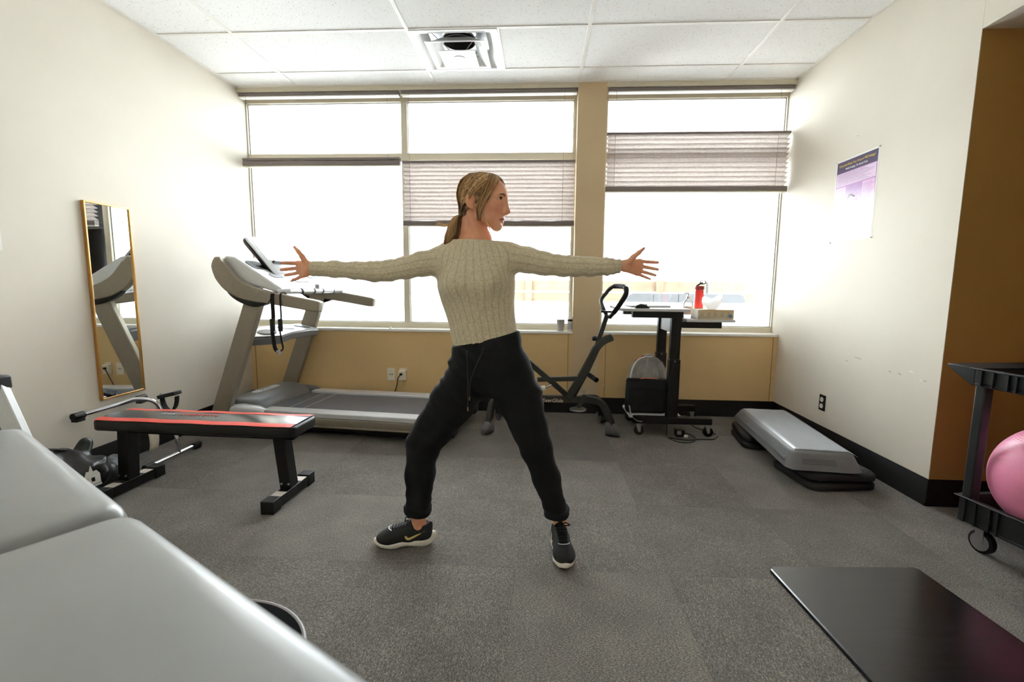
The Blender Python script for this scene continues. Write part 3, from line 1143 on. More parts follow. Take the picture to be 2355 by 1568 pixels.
# console panel
cp = [(0.17, 1.33), (0.19, 1.345), (0.26, 1.335), (0.62, 1.115), (0.64, 1.09), (0.60, 1.075), (0.30, 1.16), (0.19, 1.25)]
con = MB().prism(cp, -0.396, 0.396, 'y').build('console_panel', M_silver, tm, 0.012, 3)
rot = math.atan2(-0.22, 0.36)
def on_con(x, y, dz=0.0):
    """a point on the sloping console face"""
    return Vector((x, y, 1.335 + (x - 0.26) * (-0.22 / 0.36) + dz))
for y0, y1, x0, x1, nm in ((-0.36, -0.20, 0.30, 0.40, 'cup_recess'), (0.20, 0.36, 0.30, 0.40, 'cup_recess'), (-0.30, -0.16, 0.45, 0.50, 'key_pad'), (-0.10, 0.10, 0.50, 0.555, 'key_pad'), (0.16, 0.30, 0.45, 0.50, 'key_pad')):
    q = [on_con(x0, y0, .001), on_con(x1, y0, .001), on_con(x1, y1, .001), on_con(x0, y1, .001)]
    cx = sum(q, Vector()) / 4
    ring = []
    for i in range(16):
        a = 2 * math.pi * i / 16
        f = lambda t: math.copysign(abs(t) ** 0.5, t)
        ring.append(on_con((x0 + x1) / 2 + f(math.cos(a)) * (x1 - x0) / 2, (y0 + y1) / 2 + f(math.sin(a)) * (y1 - y0) / 2, 0.001))
    MB().loft([ring, [p + Vector((0.001, 0, 0.003)) for p in ring]]).build(nm, M_blackp, con)
# display slab
dn = Vector((0.75, 0, 0.66)).normalized()
dl = Vector((0.66, 0, -0.75)).normalized()
dc = Vector((0.335, 0, 1.345))
def dsp(a, y, d):
    return dc + dl * a + Vector((0, y, 0)) + dn * d
def slab(hl, hw, d0, d1, rad):
    def ring(hl, hw, d):
        pts = []
        for cx, cy, a0 in ((1, 1, 0), (-1, 1, 90), (-1, -1, 180), (1, -1, 270)):
            for q in range(4):
                a = R(a0 + 30 * q)
                pts.append(dsp(cx * (hl - rad) + rad * math.cos(a), cy * (hw - rad) + rad * math.sin(a), d))
        return pts
    return MB().loft([ring(hl - 0.01, hw - 0.01, d0), ring(hl, hw, d0 + 0.012), ring(hl, hw, d1 - 0.006), ring(hl - 0.006, hw - 0.006, d1)])
box('console_back', 0.150, 0.172, -0.392, 0.392, 1.10, 1.325, M_gun, tm, 0.008)
disp = slab(0.20, 0.23, -0.03, 0.0, 0.04).build('display_shell', M_gun, tm)
slab(0.203, 0.233, 0.0005, 0.014, 0.04).build('display_bezel', M_silver, tm)
M_scr = mat('display_screen', (176, 182, 188), 0.12, 0.0, var=0.02, coat=0.5)
sp_ = MB().loft([[dsp(a, b, 0.0145) for a, b in ((-0.16, -0.18), (0.04, -0.18), (0.04, 0.18), (-0.16, 0.18))],
                 [dsp(a, b, 0.0165) for a, b in ((-0.158, -0.178), (0.038, -0.178), (0.038, 0.178), (-0.158, 0.178))]]).build('screen', M_scr, tm)
MB().loft([[dsp(a, b, 0.0145) for a, b in ((0.055, -0.15), (0.075, -0.15), (0.075, 0.15), (0.055, 0.15))],
           [dsp(a, b, 0.040) for a, b in ((0.06, -0.15), (0.07, -0.15), (0.07, 0.15), (0.06, 0.15))]]).build('book_ledge', M_dsil, tm)
# heart-rate bar
MB().tube([(0.60, -0.40, 1.085), (0.66, -0.36, 1.09), (0.67, 0.36, 1.09), (0.60, 0.40, 1.085)], 0.021, 14).build('pulse_bar', M_silver, tm)
for y in (-0.22, -0.06, 0.06, 0.22):
    MB().lathe([(0.0222, -0.006), (0.0235, -0.006), (0.0235, 0.006), (0.0222, 0.006)], (0.667, y, 1.09), 16, 'y').build('grip_ring', M_blackp, tm)
MB().lathe([(0.0, 0.0), (0.018, 0.0), (0.018, 0.03), (0.012, 0.036), (0.0, 0.036)], (0.667, 0.0, 1.108), 16).build('stop_key', M_steel, tm)
# accessory tray between the uprights
tr = []
for y, x0, x1, z in ((-0.38, 0.24, 0.36, 0.70), (-0.25, 0.22, 0.50, 0.705), (-0.12, 0.22, 0.50, 0.725), (0.12, 0.22, 0.50, 0.725), (0.25, 0.22, 0.50, 0.715), (0.38, 0.24, 0.38, 0.71)):
    tr.append([Vector((x0, y, z)), Vector((x1, y, z - 0.02)), Vector((x1 + 0.01, y, z + 0.035)), Vector((x0, y, z + 0.075))])
ty = MB().loft(tr).build('accessory_tray', M_dsil, tm, 0.008, 2)
tt = []
for y, x0, x1, z in ((-0.372, 0.245, 0.355, 0.75), (-0.25, 0.225, 0.505, 0.75), (-0.12, 0.225, 0.505, 0.765), (0.12, 0.225, 0.505, 0.765), (0.25, 0.225, 0.505, 0.755), (0.372, 0.245, 0.38, 0.755)):
    tt.append([Vector((x0, y, z + 0.026)), Vector((x1, y, z - 0.004)), Vector((x1, y, z + 0.002)), Vector((x0, y, z + 0.032))])
MB().loft(tt).build('tray_top', M_silver, ty)
for ya, yb in ((-0.30, -0.16), (-0.06, 0.06), (0.16, 0.28)):
    hl_ = MB()
    ring = []
    for i in range(14):
        a = 2 * math.pi * i / 14
        yy = (ya + yb) / 2 + (yb - ya) / 2 * math.cos(a)
        xx = 0.37 + 0.07 * math.sin(a)
        ring.append(Vector((xx, yy, 0.798 - (xx - 0.225) * 0.107 + (0.0 if abs(yy) < .15 else -0.012 * (abs(yy) - .15) / .1))))
    hl_.loft([ring, [p + Vector((0, 0, 0.003)) for p in ring]])
    hl_.build('tray_recess', M_blackp, ty)

# strap hung over the near handrail
st = thing('hanging_strap', 'black webbing strap with buckles looped over the treadmill handrail', 'strap')
def tw(x, y, z):
    return tm.matrix_basis @ Vector((x, y, z))
tm.rotation_euler  # matrix_basis follows location and rotation
for i, (dx, wd) in enumerate(((0.0, 0.028), (0.062, 0.012))):
    x = 0.60 + dx
    pts = [tw(x, -0.392, 1.03), tw(x, -0.392, 1.066), tw(x, -0.425, 1.084), tw(x, -0.458, 1.066), tw(x, -0.462, 1.0), tw(x + 0.0, -0.462, 0.90), tw(x - 0.012, -0.464, 0.82), tw(x - 0.004, -0.464, 0.74),
           tw(x + 0.004, -0.464, 0.68), tw(x + 0.035 - dx * 1.1, -0.466, 0.655)]
    MB().bar(smooth_path(pts, 40), 0.003, wd, up=(1, 0, 0)).build('webbing', M_rubber, st)
    MB().cbox(tw(x - 0.006, -0.466, 0.85 - 0.0 * i), (0.032 if i else 0.036, 0.016, 0.09)).build('buckle', M_blackp, st, 0.006)
MB().tube([tw(0.56, -0.459, 1.0), tw(0.60, -0.459, 1.06), tw(0.618, -0.43, 1.085)], 0.003, 8).build('thin_cord', M_rubber, st)
MB().lathe([(0.012, -0.003), (0.018, -0.003), (0.018, 0.003), (0.012, 0.003)], tw(0.632, -0.466, 0.655), 16, 'y').build('ring', M_steel, st)
rebase(st, tw(0.63, -0.464, 0.65))

# ------------------------------------------------------------------ flat weight bench
bn = thing('weight_bench', 'flat black weight bench with red edge stripes and black steel legs', 'bench', (-1.785, 2.372, 0), R(-2.0))
M_vblack = mat('black_vinyl', (40, 42, 46), 0.24, spec=0.9, var=0.12, vscale=25, coat=0.4, bump=0.06, bscale=80)
M_vside = mat('black_vinyl_side', (12, 12, 13), 0.45, spec=0.35, var=0.1)
M_vred = mat('red_vinyl', (236, 84, 76), 0.35, var=0.05)
BL, BW, BT = 0.56, 0.125, 0.432


def rrect(hx, hy, z, rad, n=5):
    pts = []
    for cx, cy, a0 in ((1, 1, 0), (-1, 1, 90), (-1, -1, 180), (1, -1, 270)):
        for q in range(n):
            a = R(a0 + 90 * q / (n - 1))
            pts.append(Vector((cx * (hx - rad) + rad * math.cos(a), cy * (hy - rad) + rad * math.sin(a), z)))
    return pts


MB().loft([rrect(BL - 0.006, BW - 0.006, BT - 0.062, 0.03), rrect(BL, BW, BT - 0.055, 0.035), rrect(BL, BW, BT - 0.020, 0.035), rrect(BL - 0.003, BW - 0.003, BT - 0.012, 0.032), rrect(BL - 0.008, BW - 0.008, BT - 0.0075, 0.03)]).build('pad_side', M_vside, bn)
gt = []
for i in range(29):
    x = -BL + 0.012 + (2 * BL - 0.024) * i / 28
    row = []
    for j in range(9):
        y = -0.0725 + 0.145 * j / 8
        row.append(Vector((x, y, BT - 0.0015 + 0.0025 * math.cos(y / 0.0665 * 1.4) + 0.0009 * math.sin(i * 0.9 + j * 0.5) * (1 if 3 < i < 26 else 0))))
    gt.append(row)
pt = MB().sheet(gt).build('pad_top', M_vblack, bn)
for s in (-1, 1):
    gt = []
    for i in range(29):
        x = -BL + 0.014 + (2 * BL - 0.028) * i / 28
        row = []
        for j in range(6):
            t = j / 5
            y = s * (0.072 + t * 0.047)
            row.append(Vector((x, y, BT - 0.0006 - 0.004 * t * t + 0.001 * math.sin(i * 0.9 + 2))))
        gt.append(row)
    MB().sheet(gt).build('red_stripe', M_vred, bn)
text_mesh('pad_lettering', 'BAR', 0.045, mat('grey_print', (190, 192, 196), 0.4), pt, basis((-0.235, 0.012, BT + 0.0035), (1, 0, 0), (0, 1, 0), (0, 0, 1)), 0.0003, shear=0.3)
text_mesh('pad_lettering', 'STRENGTH', 0.045, mat('red_print', (220, 70, 72), 0.4), pt, basis((-0.06, 0.012, BT + 0.0035), (1, 0, 0), (0, 1, 0), (0, 0, 1)), 0.0003, shear=0.3)
box('spine_tube', -0.50, 0.50, -0.025, 0.025, BT - 0.105, BT - 0.0625, M_black, bn, 0.004)
M_stick = mat('sticker', (224, 214, 204), 0.4, var=0.05)
for s, x in ((-1, -0.47), (1, 0.43)):
    lean = 0.012 if s > 0 else 0.0
    MB().bar([Vector((x - lean, 0, BT - 0.0635)), Vector((x + 0.02 * s, 0, 0.062))], 0.075, 0.062, up=(1, 0, 0)).build('leg_post', M_black, bn, 0.004)
    ft = box('foot_bar', x - 0.012 * 0 + 0.02 * s - 0.03, x + 0.02 * s + 0.03, -0.17, 0.17, 0.008, 0.062, M_black, bn, 0.003)
    for e in (-1, 1):
        ya, yb = sorted((e * 0.135, e * 0.205))
        box('foot_cap', x + 0.02 * s - 0.034, x + 0.02 * s + 0.034, ya, yb, 0.0, 0.068, M_blackp, ft, 0.004)
        ya, yb = sorted((e * 0.07, e * 0.125))
        box('warning_sticker', x + 0.02 * s - 0.029, x + 0.02 * s + 0.029, ya, yb, 0.0621, 0.0628, M_stick, ft)
        MB().lathe([(0.0, 0.0), (0.006, 0.0), (0.006, 0.004), (0.0, 0.005)], (x + 0.02 * s + 0.02 * e, -0.042, 0.09), 8, 'y').build('bolt', M_steel, ft)

# ------------------------------------------------------------------ folding pedal exerciser leaning on the left wall
pe = thing('pedal_exerciser', 'chrome mini pedal exerciser propped against the left wall behind the bench', 'exerciser')
A0, A1 = Vector((-2.628, 2.44, 0.385)), Vector((-2.628, 2.93, 0.385))
B0, B1 = Vector((-2.372, 2.60, 0.026)), Vector((-2.372, 3.06, 0.026))
for a, b in ((A0, A1), (B0, B1)):
    d = (b - a).normalized()
    br = MB().tube([a + d * 0.05, b - d * 0.05], 0.0135, 14).build('chrome_bar', M_chrome, pe)
    for q, s in ((a, 1), (b, -1)):
        MB().tube([q, q + d * s * 0.062], 0.021, 12).build('end_cap', M_blackp, br)
        MB().cbox(q + d * s * 0.03 + Vector((0.0, 0, -0.012 if a is B0 else -0.02)), (0.036, 0.055, 0.026)).build('foot_pad', M_blackp, br, 0.004)
ma, mb_ = (A0 + A1) / 2 + Vector((0, 0.06, 0)), (B0 + B1) / 2 + Vector((0, 0.04, 0))
MB().tube(smooth_path([ma, ma + Vector((0.06, 0.05, 0.02)), ma + Vector((0.14, 0.10, -0.01)), (ma + mb_) / 2 + Vector((0.05, 0.06, 0.06)), mb_ + Vector((-0.01, 0.0, 0.12)), mb_], 30), 0.013, 12).build('frame_tube', M_chrome, pe)
hubc = Vector((-2.52, 2.70, 0.19))
hax = Vector((0.25, -0.9, 0.35)).normalized()
hq = Vector((0, 0, 1)).rotation_difference(hax).to_matrix().to_4x4()
MB().lathe([(0, -0.03), (0.045, -0.03), (0.06, -0.022), (0.062, 0.02), (0.05, 0.03), (0, 0.032)], hubc, 28, 'z', hq).build('hub_housing', M_blackp, pe)
pd = Vector((-2.455, 2.93, 0.36))
MB().bar([hubc + Vector((0.03, 0.05, 0.02)), Vector((-2.49, 2.90, 0.26)), pd + Vector((-0.03, -0.04, -0.06))], 0.012, 0.02).build('crank_arm', M_steel, pe, 0.003)
pdl = box('pedal', -0.062, 0.062, -0.035, 0.035, -0.012, 0.012, M_blackp, pe, 0.004)
pdl.data.transform(Matrix.Translation(pd + Vector((0.0, 0, 0.045))) @ Matrix.Rotation(R(-14), 4, 'Y'))
arc = [pd + Vector((0.052 * math.cos(a), 0.0, 0.035 + 0.10 * math.sin(a))) for a in [R(180 + 15 * i) for i in range(13)]]
MB().bar(arc, 0.034, 0.006, up=(0, 0, 1)).build('pedal_strap', M_rubber, pdl)
MB().tube([pd + Vector((-0.062, 0, 0.05)), pd + Vector((-0.066, 0, -0.05))], 0.006, 8).build('pedal_spindle', M_steel, pdl)
MB().lathe([(0, -0.02), (0.012, -0.02), (0.012, 0.02), (0, 0.02)], pd + Vector((-0.075, 0, -0.06)), 12, 'x').build('adjust_knob', M_steel, pe)
tg = []
for i in range(7):
    t = i / 6
    tg.append([Vector((-2.445 + 0.012 * math.sin(t * 3), 2.72 + w_, 0.235 - 0.155 * t + 0.01 * math.sin(w_ * 20))) for w_ in (0.0, 0.035, 0.075)])
MB().sheet(tg).build('paper_tag', mat('buff_paper', (214, 204, 182), 0.8, var=0.06), pe, solid=0.0008, flip=False)
rebase(pe, (-2.45, 2.78, 0.0))

# ------------------------------------------------------------------ aerobic step and its risers
M_step = mat('grey_step_plastic', (112, 112, 112), 0.5, var=0.05, bump=0.1, bscale=400)
M_riser = mat('black_riser_plastic', (15, 17, 19), 0.42, spec=0.4, var=0.08)
STZ = 0.1032
stp = thing('aerobic_step', 'long grey aerobic step platform lying on black risers by the right wall', 'step', (1.707, 3.216, STZ), R(84 - 90))
sl_, sw_ = 0.545, 0.205
MB().loft([rrect(sw_ - 0.006, sl_ - 0.006, 0.0, 0.05), rrect(sw_, sl_, 0.006, 0.055), rrect(sw_ - 0.008, sl_ - 0.010, 0.03, 0.055), rrect(sw_ - 0.03, sl_ - 0.045, 0.085, 0.05), rrect(sw_ - 0.042, sl_ - 0.058, 0.097, 0.045), rrect(sw_ - 0.055, sl_ - 0.07, 0.100, 0.04)]).build('platform', M_step, stp, angle=50)
M_smat = mat('grey_step_mat', (164, 170, 177), 0.3, var=0.05, vscale=14, bump=0.08, bscale=160)
gt = []
for i in range(41):
    y = -sl_ + 0.075 + (2 * sl_ - 0.085) * i / 40
    row = []
    for j in range(15):
        s = -1 + 2 * j / 14
        x = s * (sw_ - 0.010)
        ax_ = abs(x)
        z = 0.1035 if ax_ < 0.15 else 0.1035 - (ax_ - 0.15) * (1.45 if s < 0 else 0.55)
        if y > sl_ - 0.07:
            z -= (y - sl_ + 0.07) * 0.6
        z += 0.002 * math.sin(x * 60) * (0.3 if ax_ < 0.12 else 1)
        row.append(Vector((x, y, z)))
    gt.append(row)
MB().sheet(gt).build('cover_mat', M_smat, stp, solid=0.003, flip=False)
e = box('front_emblem', -0.12, 0.06, -0.004, 0.0, -0.017, 0.017, mat('grey_emblem', (96, 97, 98), 0.5), stp, 0.0015)
e.data.transform(Matrix.Translation((0, -sl_ + 0.026, 0.05)) @ Matrix.Rotation(R(-33), 4, 'X'))


def riser(label, x, y, z, rz):
    r_ = thing('step_riser', label, 'riser', (x, y, z), R(rz), 'black step risers stacked in pairs')
    a = 0.205
    MB().loft([rrect(a - 0.02, a - 0.02, 0.0, 0.06), rrect(a, a, 0.008, 0.07), rrect(a, a, 0.034, 0.07), rrect(a - 0.012, a - 0.012, 0.046, 0.06), rrect(a - 0.03, a - 0.03, 0.050, 0.05)]).build('block', M_riser, r_, angle=50)
    for sx in (-1, 1):
        for sy in (-1, 1):
            MB().lathe([(0.0, 0.0495), (0.014, 0.0495), (0.018, 0.0512), (0.022, 0.0495)], (sx * 0.15, sy * 0.15, 0), 16).build('locating_hole', M_rubber, r_)
    return r_


riser('lower black riser under the near end of the grey step', 1.735, 2.862, 0.0, 6)
riser('upper black riser under the near end of the grey step', 1.742, 2.868, 0.0516, 3)
riser('lower black riser under the window end of the grey step', 1.70, 3.50, 0.0, -8)
riser('upper black riser under the window end of the grey step', 1.705, 3.515, 0.0516, -10)

# ------------------------------------------------------------------ floor mat
fm = MB()
fm.loft([rrect(0.305, 0.66, 0.0, 0.02), rrect(0.305, 0.66, 0.014, 0.02), rrect(0.301, 0.656, 0.018, 0.018)])


def mat_material():
    k = NT('black_mat_vinyl')
    co = k.coord()
    mp = k.n('ShaderNodeMapping')
    mp.inputs['Scale'].default_value = (2.0, 30.0, 1.0)
    k.l(co, mp.inputs['Vector'])
    a = k.n('ShaderNodeTexNoise', Scale=1.0, Detail=3.0)
    k.l(mp.outputs[0], a.inputs['Vector'])
    b = k.n('ShaderNodeTexNoise', Scale=7.0, Detail=2.0, Distortion=2.5)
    k.l(co, b.inputs['Vector'])
    sm = k.ramp(b.outputs['Fac'], [(0.46, (0, 0, 0, 1)), (0.50, (1, 1, 1, 1)), (0.54, (0, 0, 0, 1))])
    rr = math_node(k, 'ADD', math_node(k, 'MULTIPLY', a.outputs['Fac'], 0.12), 0.17)
    rr = math_node(k, 'ADD', rr, math_node(k, 'MULTIPLY', sm, 0.02))
    k.l(rr, k.b.inputs['Roughness'])
    k.b.inputs['Base Color'].default_value = lin((14, 15, 17))
    k.b.inputs['Specular IOR Level'].default_value = 0.7
    k.bump(a.outputs['Fac'], 0.10, 0.002)
    return k.m


fmo = fm.build('exercise_mat', mat_material())
fmo.location = (1.298, 1.222, 0.0005)
fmo.rotation_euler = (0, 0, R(3.5))
tag(fmo, 'glossy black folding floor mat lying on the carpet at the lower right', 'mat')

# ------------------------------------------------------------------ utility cart and exercise ball
ct = thing('utility_cart', 'black plastic two-shelf utility cart beside the alcove', 'cart', (1.895, 2.125, 0), R(9))
CWD, CLN = 0.44, 0.72       # across (x), along (-y)
M_cart = mat('black_cart_plastic', (26, 29, 31), 0.5, var=0.25, vscale=12, bump=0.12, bscale=150)


def tray(z0, z1, nm):
    t = MB()
    th = 0.012
    t.box(0, CWD, -CLN, 0, z0, z0 + 0.012)
    t.box(0, th, -CLN, 0, z0 + 0.012, z1)
    t.box(CWD - th, CWD, -CLN, 0, z0 + 0.012, z1)
    t.box(th, CWD - th, -th, 0, z0 + 0.012, z1)
    t.box(th, CWD - th, -CLN, -CLN + th, z0 + 0.012, z1)
    o = t.build(nm, M_cart, ct, 0.003)
    rim = MB()
    rim.box(-0.014, 0.012, -CLN - 0.014, 0.014, z1, z1 + 0.008)
    rim.box(CWD - 0.012, CWD + 0.014, -CLN - 0.014, 0.014, z1, z1 + 0.008)
    rim.box(0.012, CWD - 0.012, -0.012, 0.014, z1, z1 + 0.008)
    rim.box(0.012, CWD - 0.012, -CLN - 0.014, -CLN + 0.012, z1, z1 + 0.008)
    rim.build('rim', M_cart, o, 0.002)
    for y in (-0.03, -0.075, -0.13, -0.16, -CLN + 0.06, -CLN + 0.12):
        for x in (-0.010, CWD):
            box('rib', x, x + 0.010, y - 0.004, y + 0.004, z0 + 0.004, z1, M_cart, o)
    return o


tray(0.735, 0.806, 'top_shelf')
tray(0.125, 0.232, 'bottom_shelf')
hdl = MB().prism([(0.0, 0.735), (0.012, 0.735), (0.115, 0.798), (0.125, 0.814), (0.0, 0.814)], 0.0, CWD, 'x').build('handle_ledge', M_cart, ct, 0.004)
for x in (0.002, CWD - 0.048):
    for y in (-0.044, -CLN + 0.004):
        MB().box(x, x + 0.046, y, y + 0.040, 0.15, 0.74).build('corner_post', M_cart, ct, 0.006)
for x in (0.055, CWD - 0.055):
    for y in (-0.07, -CLN + 0.07):
        cs = MB().lathe([(0.0, -0.014), (0.04, -0.014), (0.05, -0.011), (0.05, 0.011), (0.04, 0.014), (0, 0.014)], (x, y, 0.0505), 24, 'x').build('caster_wheel', M_rubber, ct)
        MB().lathe([(0.026, -0.0165), (0.038, -0.016), (0.038, 0.016), (0.026, 0.0165)], (x, y, 0.0505), 24, 'x').build('wheel_hub', M_steel, cs)
        fk = MB()
        for s in (-1, 1):
            fk.box(x + s * 0.019 - 0.002, x + s * 0.019 + 0.002, y - 0.015, y + 0.018, 0.045, 0.12)
        fk.box(x - 0.022, x + 0.022, y - 0.022, y + 0.022, 0.116, 0.124)
        fk.build('caster_fork', M_steel, cs)


def ball_material():
    k = NT('pink_ball_vinyl')
    co = k.coord()
    sp = k.n('ShaderNodeSeparateXYZ')
    k.l(co, sp.inputs[0])
    w_ = math_node(k, 'SINE', math_node(k, 'MULTIPLY', sp.outputs['Z'], 900.0))
    k.b.inputs['Base Color'].default_value = lin((246, 146, 182))
    k.b.inputs['Roughness'].default_value = 0.38
    k.b.inputs['Subsurface Weight'].default_value = 0.1
    k.bump(w_, 0.18, 0.001)
    return k.m


ball = MB().sphere((0, 0, 0), 0.234, 56, 36).build('exercise_ball', ball_material())
bp_ = ct.matrix_basis @ Vector((CWD / 2, -0.215, 0.138 + 0.234))
ball.location = bp_
tag(ball, 'pink exercise ball sitting on the lower shelf of the black cart', 'ball')
vl = MB().lathe([(0.0, 0.0), (0.008, 0.0), (0.008, 0.004), (0.0, 0.005)], (0.0, 0.0, 0.2315), 12).build('valve_plug', M_whitep, ball)
# ------------------------------------------------------------------ rider exerciser ("ExerGlide")
RY = 3.62
rd = thing('glide_exerciser', 'dark grey glide rider exercise machine standing before the column', 'exerciser')
def rp(px, py, y=RY):
    return P(px, py, y)
bL, bR = rp(1150, 914), rp(1345, 918)
beam = MB().bar([bL, bR], 0.05, 0.05).build('main_beam', M_gun, rd, 0.004)
text_mesh('beam_lettering', 'ExerGlide', 0.040, mat('cream_print', (226, 216, 196), 0.5), beam,
          basis(rp(1271, 921, RY - 0.0256), (1, 0, -0.01), (0, 0, 1), (0, -1, 0)), 0.0003, shear=0.15)
# upright track, rising to the right
ub, ut = rp(1310, 914), rp(1398, 770)
trk = smooth_path([rp(1306, 916), rp(1335, 868), rp(1358, 826), rp(1372, 800), rp(1388, 784), rp(1408, 775)], 30)
for s in (-1, 1):
    MB().bar([p + Vector((0, s * 0.022, 0)) for p in trk], 0.012, 0.052, up=(-1, 0, 0.6)).build('track_rail', M_gun, rd, 0.003)
MB().bar([p + Vector((0.006, 0, -0.004)) for p in trk], 0.032, 0.03, up=(-1, 0, 0.6)).build('track_core', M_black, rd)
MB().bar([rp(1318, 912), rp(1352, 850), rp(1380, 790)], 0.034, 0.034, up=(-1, 0, 0.5)).build('inner_strut', M_black, rd, 0.003)
MB().bar([rp(1236, 872), rp(1335, 870)], 0.036, 0.036).build('cross_tube', M_gun, rd, 0.003)
MB().bar([rp(1215, 832), rp(1306, 910)], 0.04, 0.04).build('diagonal_brace', M_gun, rd, 0.003)
MB().bar([rp(1120, 914), rp(1165, 850)], 0.04, 0.04).build('seat_brace', M_gun, rd, 0.003)
MB().bar([rp(1160, 858), rp(1220, 836)], 0.04, 0.04).build('seat_tube', M_gun, rd, 0.003)
se = [rp(1130, 842), rp(1150, 836), rp(1185, 834), rp(1205, 836)]
MB().bar(se, [0.10, 0.22, 0.20, 0.08], [0.03, 0.055, 0.05, 0.03]).build('seat', M_vside, rd, 0.015, 3)
# damper
dp = rp(1262, 889, RY - 0.04)
MB().tube([rp(1210, 900, RY - 0.04), rp(1254, 891, RY - 0.04)], 0.018, 14).build('damper_body', M_whitep, rd)
MB().tube([rp(1254, 891, RY - 0.04), rp(1268, 885, RY - 0.02)], 0.007, 10).build('damper_rod', M_chrome, rd)
# handlebar
MB().bar([rp(1366, 812), rp(1381, 768), rp(1396, 724)], 0.034, 0.034, up=(1, 0, 0.4)).build('handle_stem', M_gun, rd, 0.004)
HW = 0.11
lp = [rp(1398, 731), rp(1387, 708, RY + 0.05), rp(1383, 690, RY + HW), rp(1393, 675, RY + HW), rp(1408, 660, RY + HW * 0.8), rp(1424, 658, RY + 0.02),
      rp(1438, 661, RY - HW * 0.7), rp(1440, 674, RY - HW), rp(1432, 690, RY - HW), rp(1414, 716, RY - HW * 0.6), rp(1402, 730, RY - 0.03)]
lpath = smooth_path(lp, 60)
MB().tube(lpath, 0.0155, 12).build('handle_loop', M_gun, rd)
MB().tube(lpath[26:36], 0.019, 12).build('foam_grip', M_rubber, rd)
MB().tube(lpath[37:56], 0.019, 12).build('foam_grip', M_rubber, rd)
MB().bar([rp(1381, 716), rp(1414, 717)], 0.05, 0.016).build('handle_plate', M_gun, rd, 0.003)
MB().lathe([(0.0, -0.015), (0.018, -0.015), (0.018, 0.015), (0.0, 0.015)], rp(1398, 728), 14, 'y').build('clamp', M_steel, rd)
kn = rp(1368, 778, RY - 0.01)
MB().lathe([(0.0, -0.02), (0.014, -0.02), (0.02, -0.012), (0.02, 0.012), (0.0, 0.02)], kn, 12, 'x').build('adjust_knob', M_blackp, rd)
# footpegs and pedal
MB().tube([rp(1355, 862), rp(1372, 874, RY - 0.10)], 0.019, 14).build('foot_peg', M_rubber, rd)
MB().bar([rp(1345, 908, RY - 0.05), rp(1336, 925, RY - 0.06), rp(1330, 936, RY - 0.08)], 0.03, 0.02).build('pedal_arm', M_gun, rd, 0.003)
MB().lathe([(0.0, -0.006), (0.062, -0.006), (0.064, 0.0), (0.062, 0.005), (0.0, 0.006)], rp(1329, 941, RY - 0.10), 28).build('round_pedal', M_steel, rd)
MB().lathe([(0.0, -0.012), (0.016, -0.012), (0.016, 0.012), (0.0, 0.012)], rp(1343, 902, RY - 0.04), 12, 'y').build('pivot', M_steel, rd)
# four curved feet
for (bx, by), (fx, fy), yy, sgn in (((1340, 916), (1406, 1000), 3.548, -1), ((1340, 916), (1382, 966), 3.90, 1), ((1150, 914), (1124, 996), 3.525, -1), ((1150, 914), (1146, 962), 3.92, 1)):
    a = rp(bx, by)
    e = P(fx, fy, yy)
    e.z = 0.05
    mid = Vector((a.x + (e.x - a.x) * 0.62, a.y + (e.y - a.y) * 0.42, a.z - 0.025))
    m2 = Vector((a.x + (e.x - a.x) * 0.93, a.y + (e.y - a.y) * 0.80, 0.13))
    path = smooth_path([a, mid, m2, e], 18)
    lg = MB().bar(path, 0.042, 0.05).build('leg', M_gun, rd, 0.004)
    d = Vector((e.x - a.x, e.y - a.y, 0)).normalized()
    MB().loft([[e + d * t + Vector((-d.y * w_ * math.cos(q), d.x * w_ * math.cos(q), 0)) + Vector((0, 0, -0.05 + 0.002 + h_ * 0.5 + h_ * 0.5 * math.sin(q))) for q in [2 * math.pi * i / 12 for i in range(12)]]
               for t, w_, h_ in ((-0.045, 0.024, 0.11), (-0.03, 0.033, 0.115), (0.02, 0.036, 0.10), (0.05, 0.032, 0.07), (0.066, 0.016, 0.04))]).build('foot_cap', mat('grey_foot_plastic', (92, 92, 92), 0.4, var=0.15), lg)
rebase(rd, (0.1, RY, 0.0))

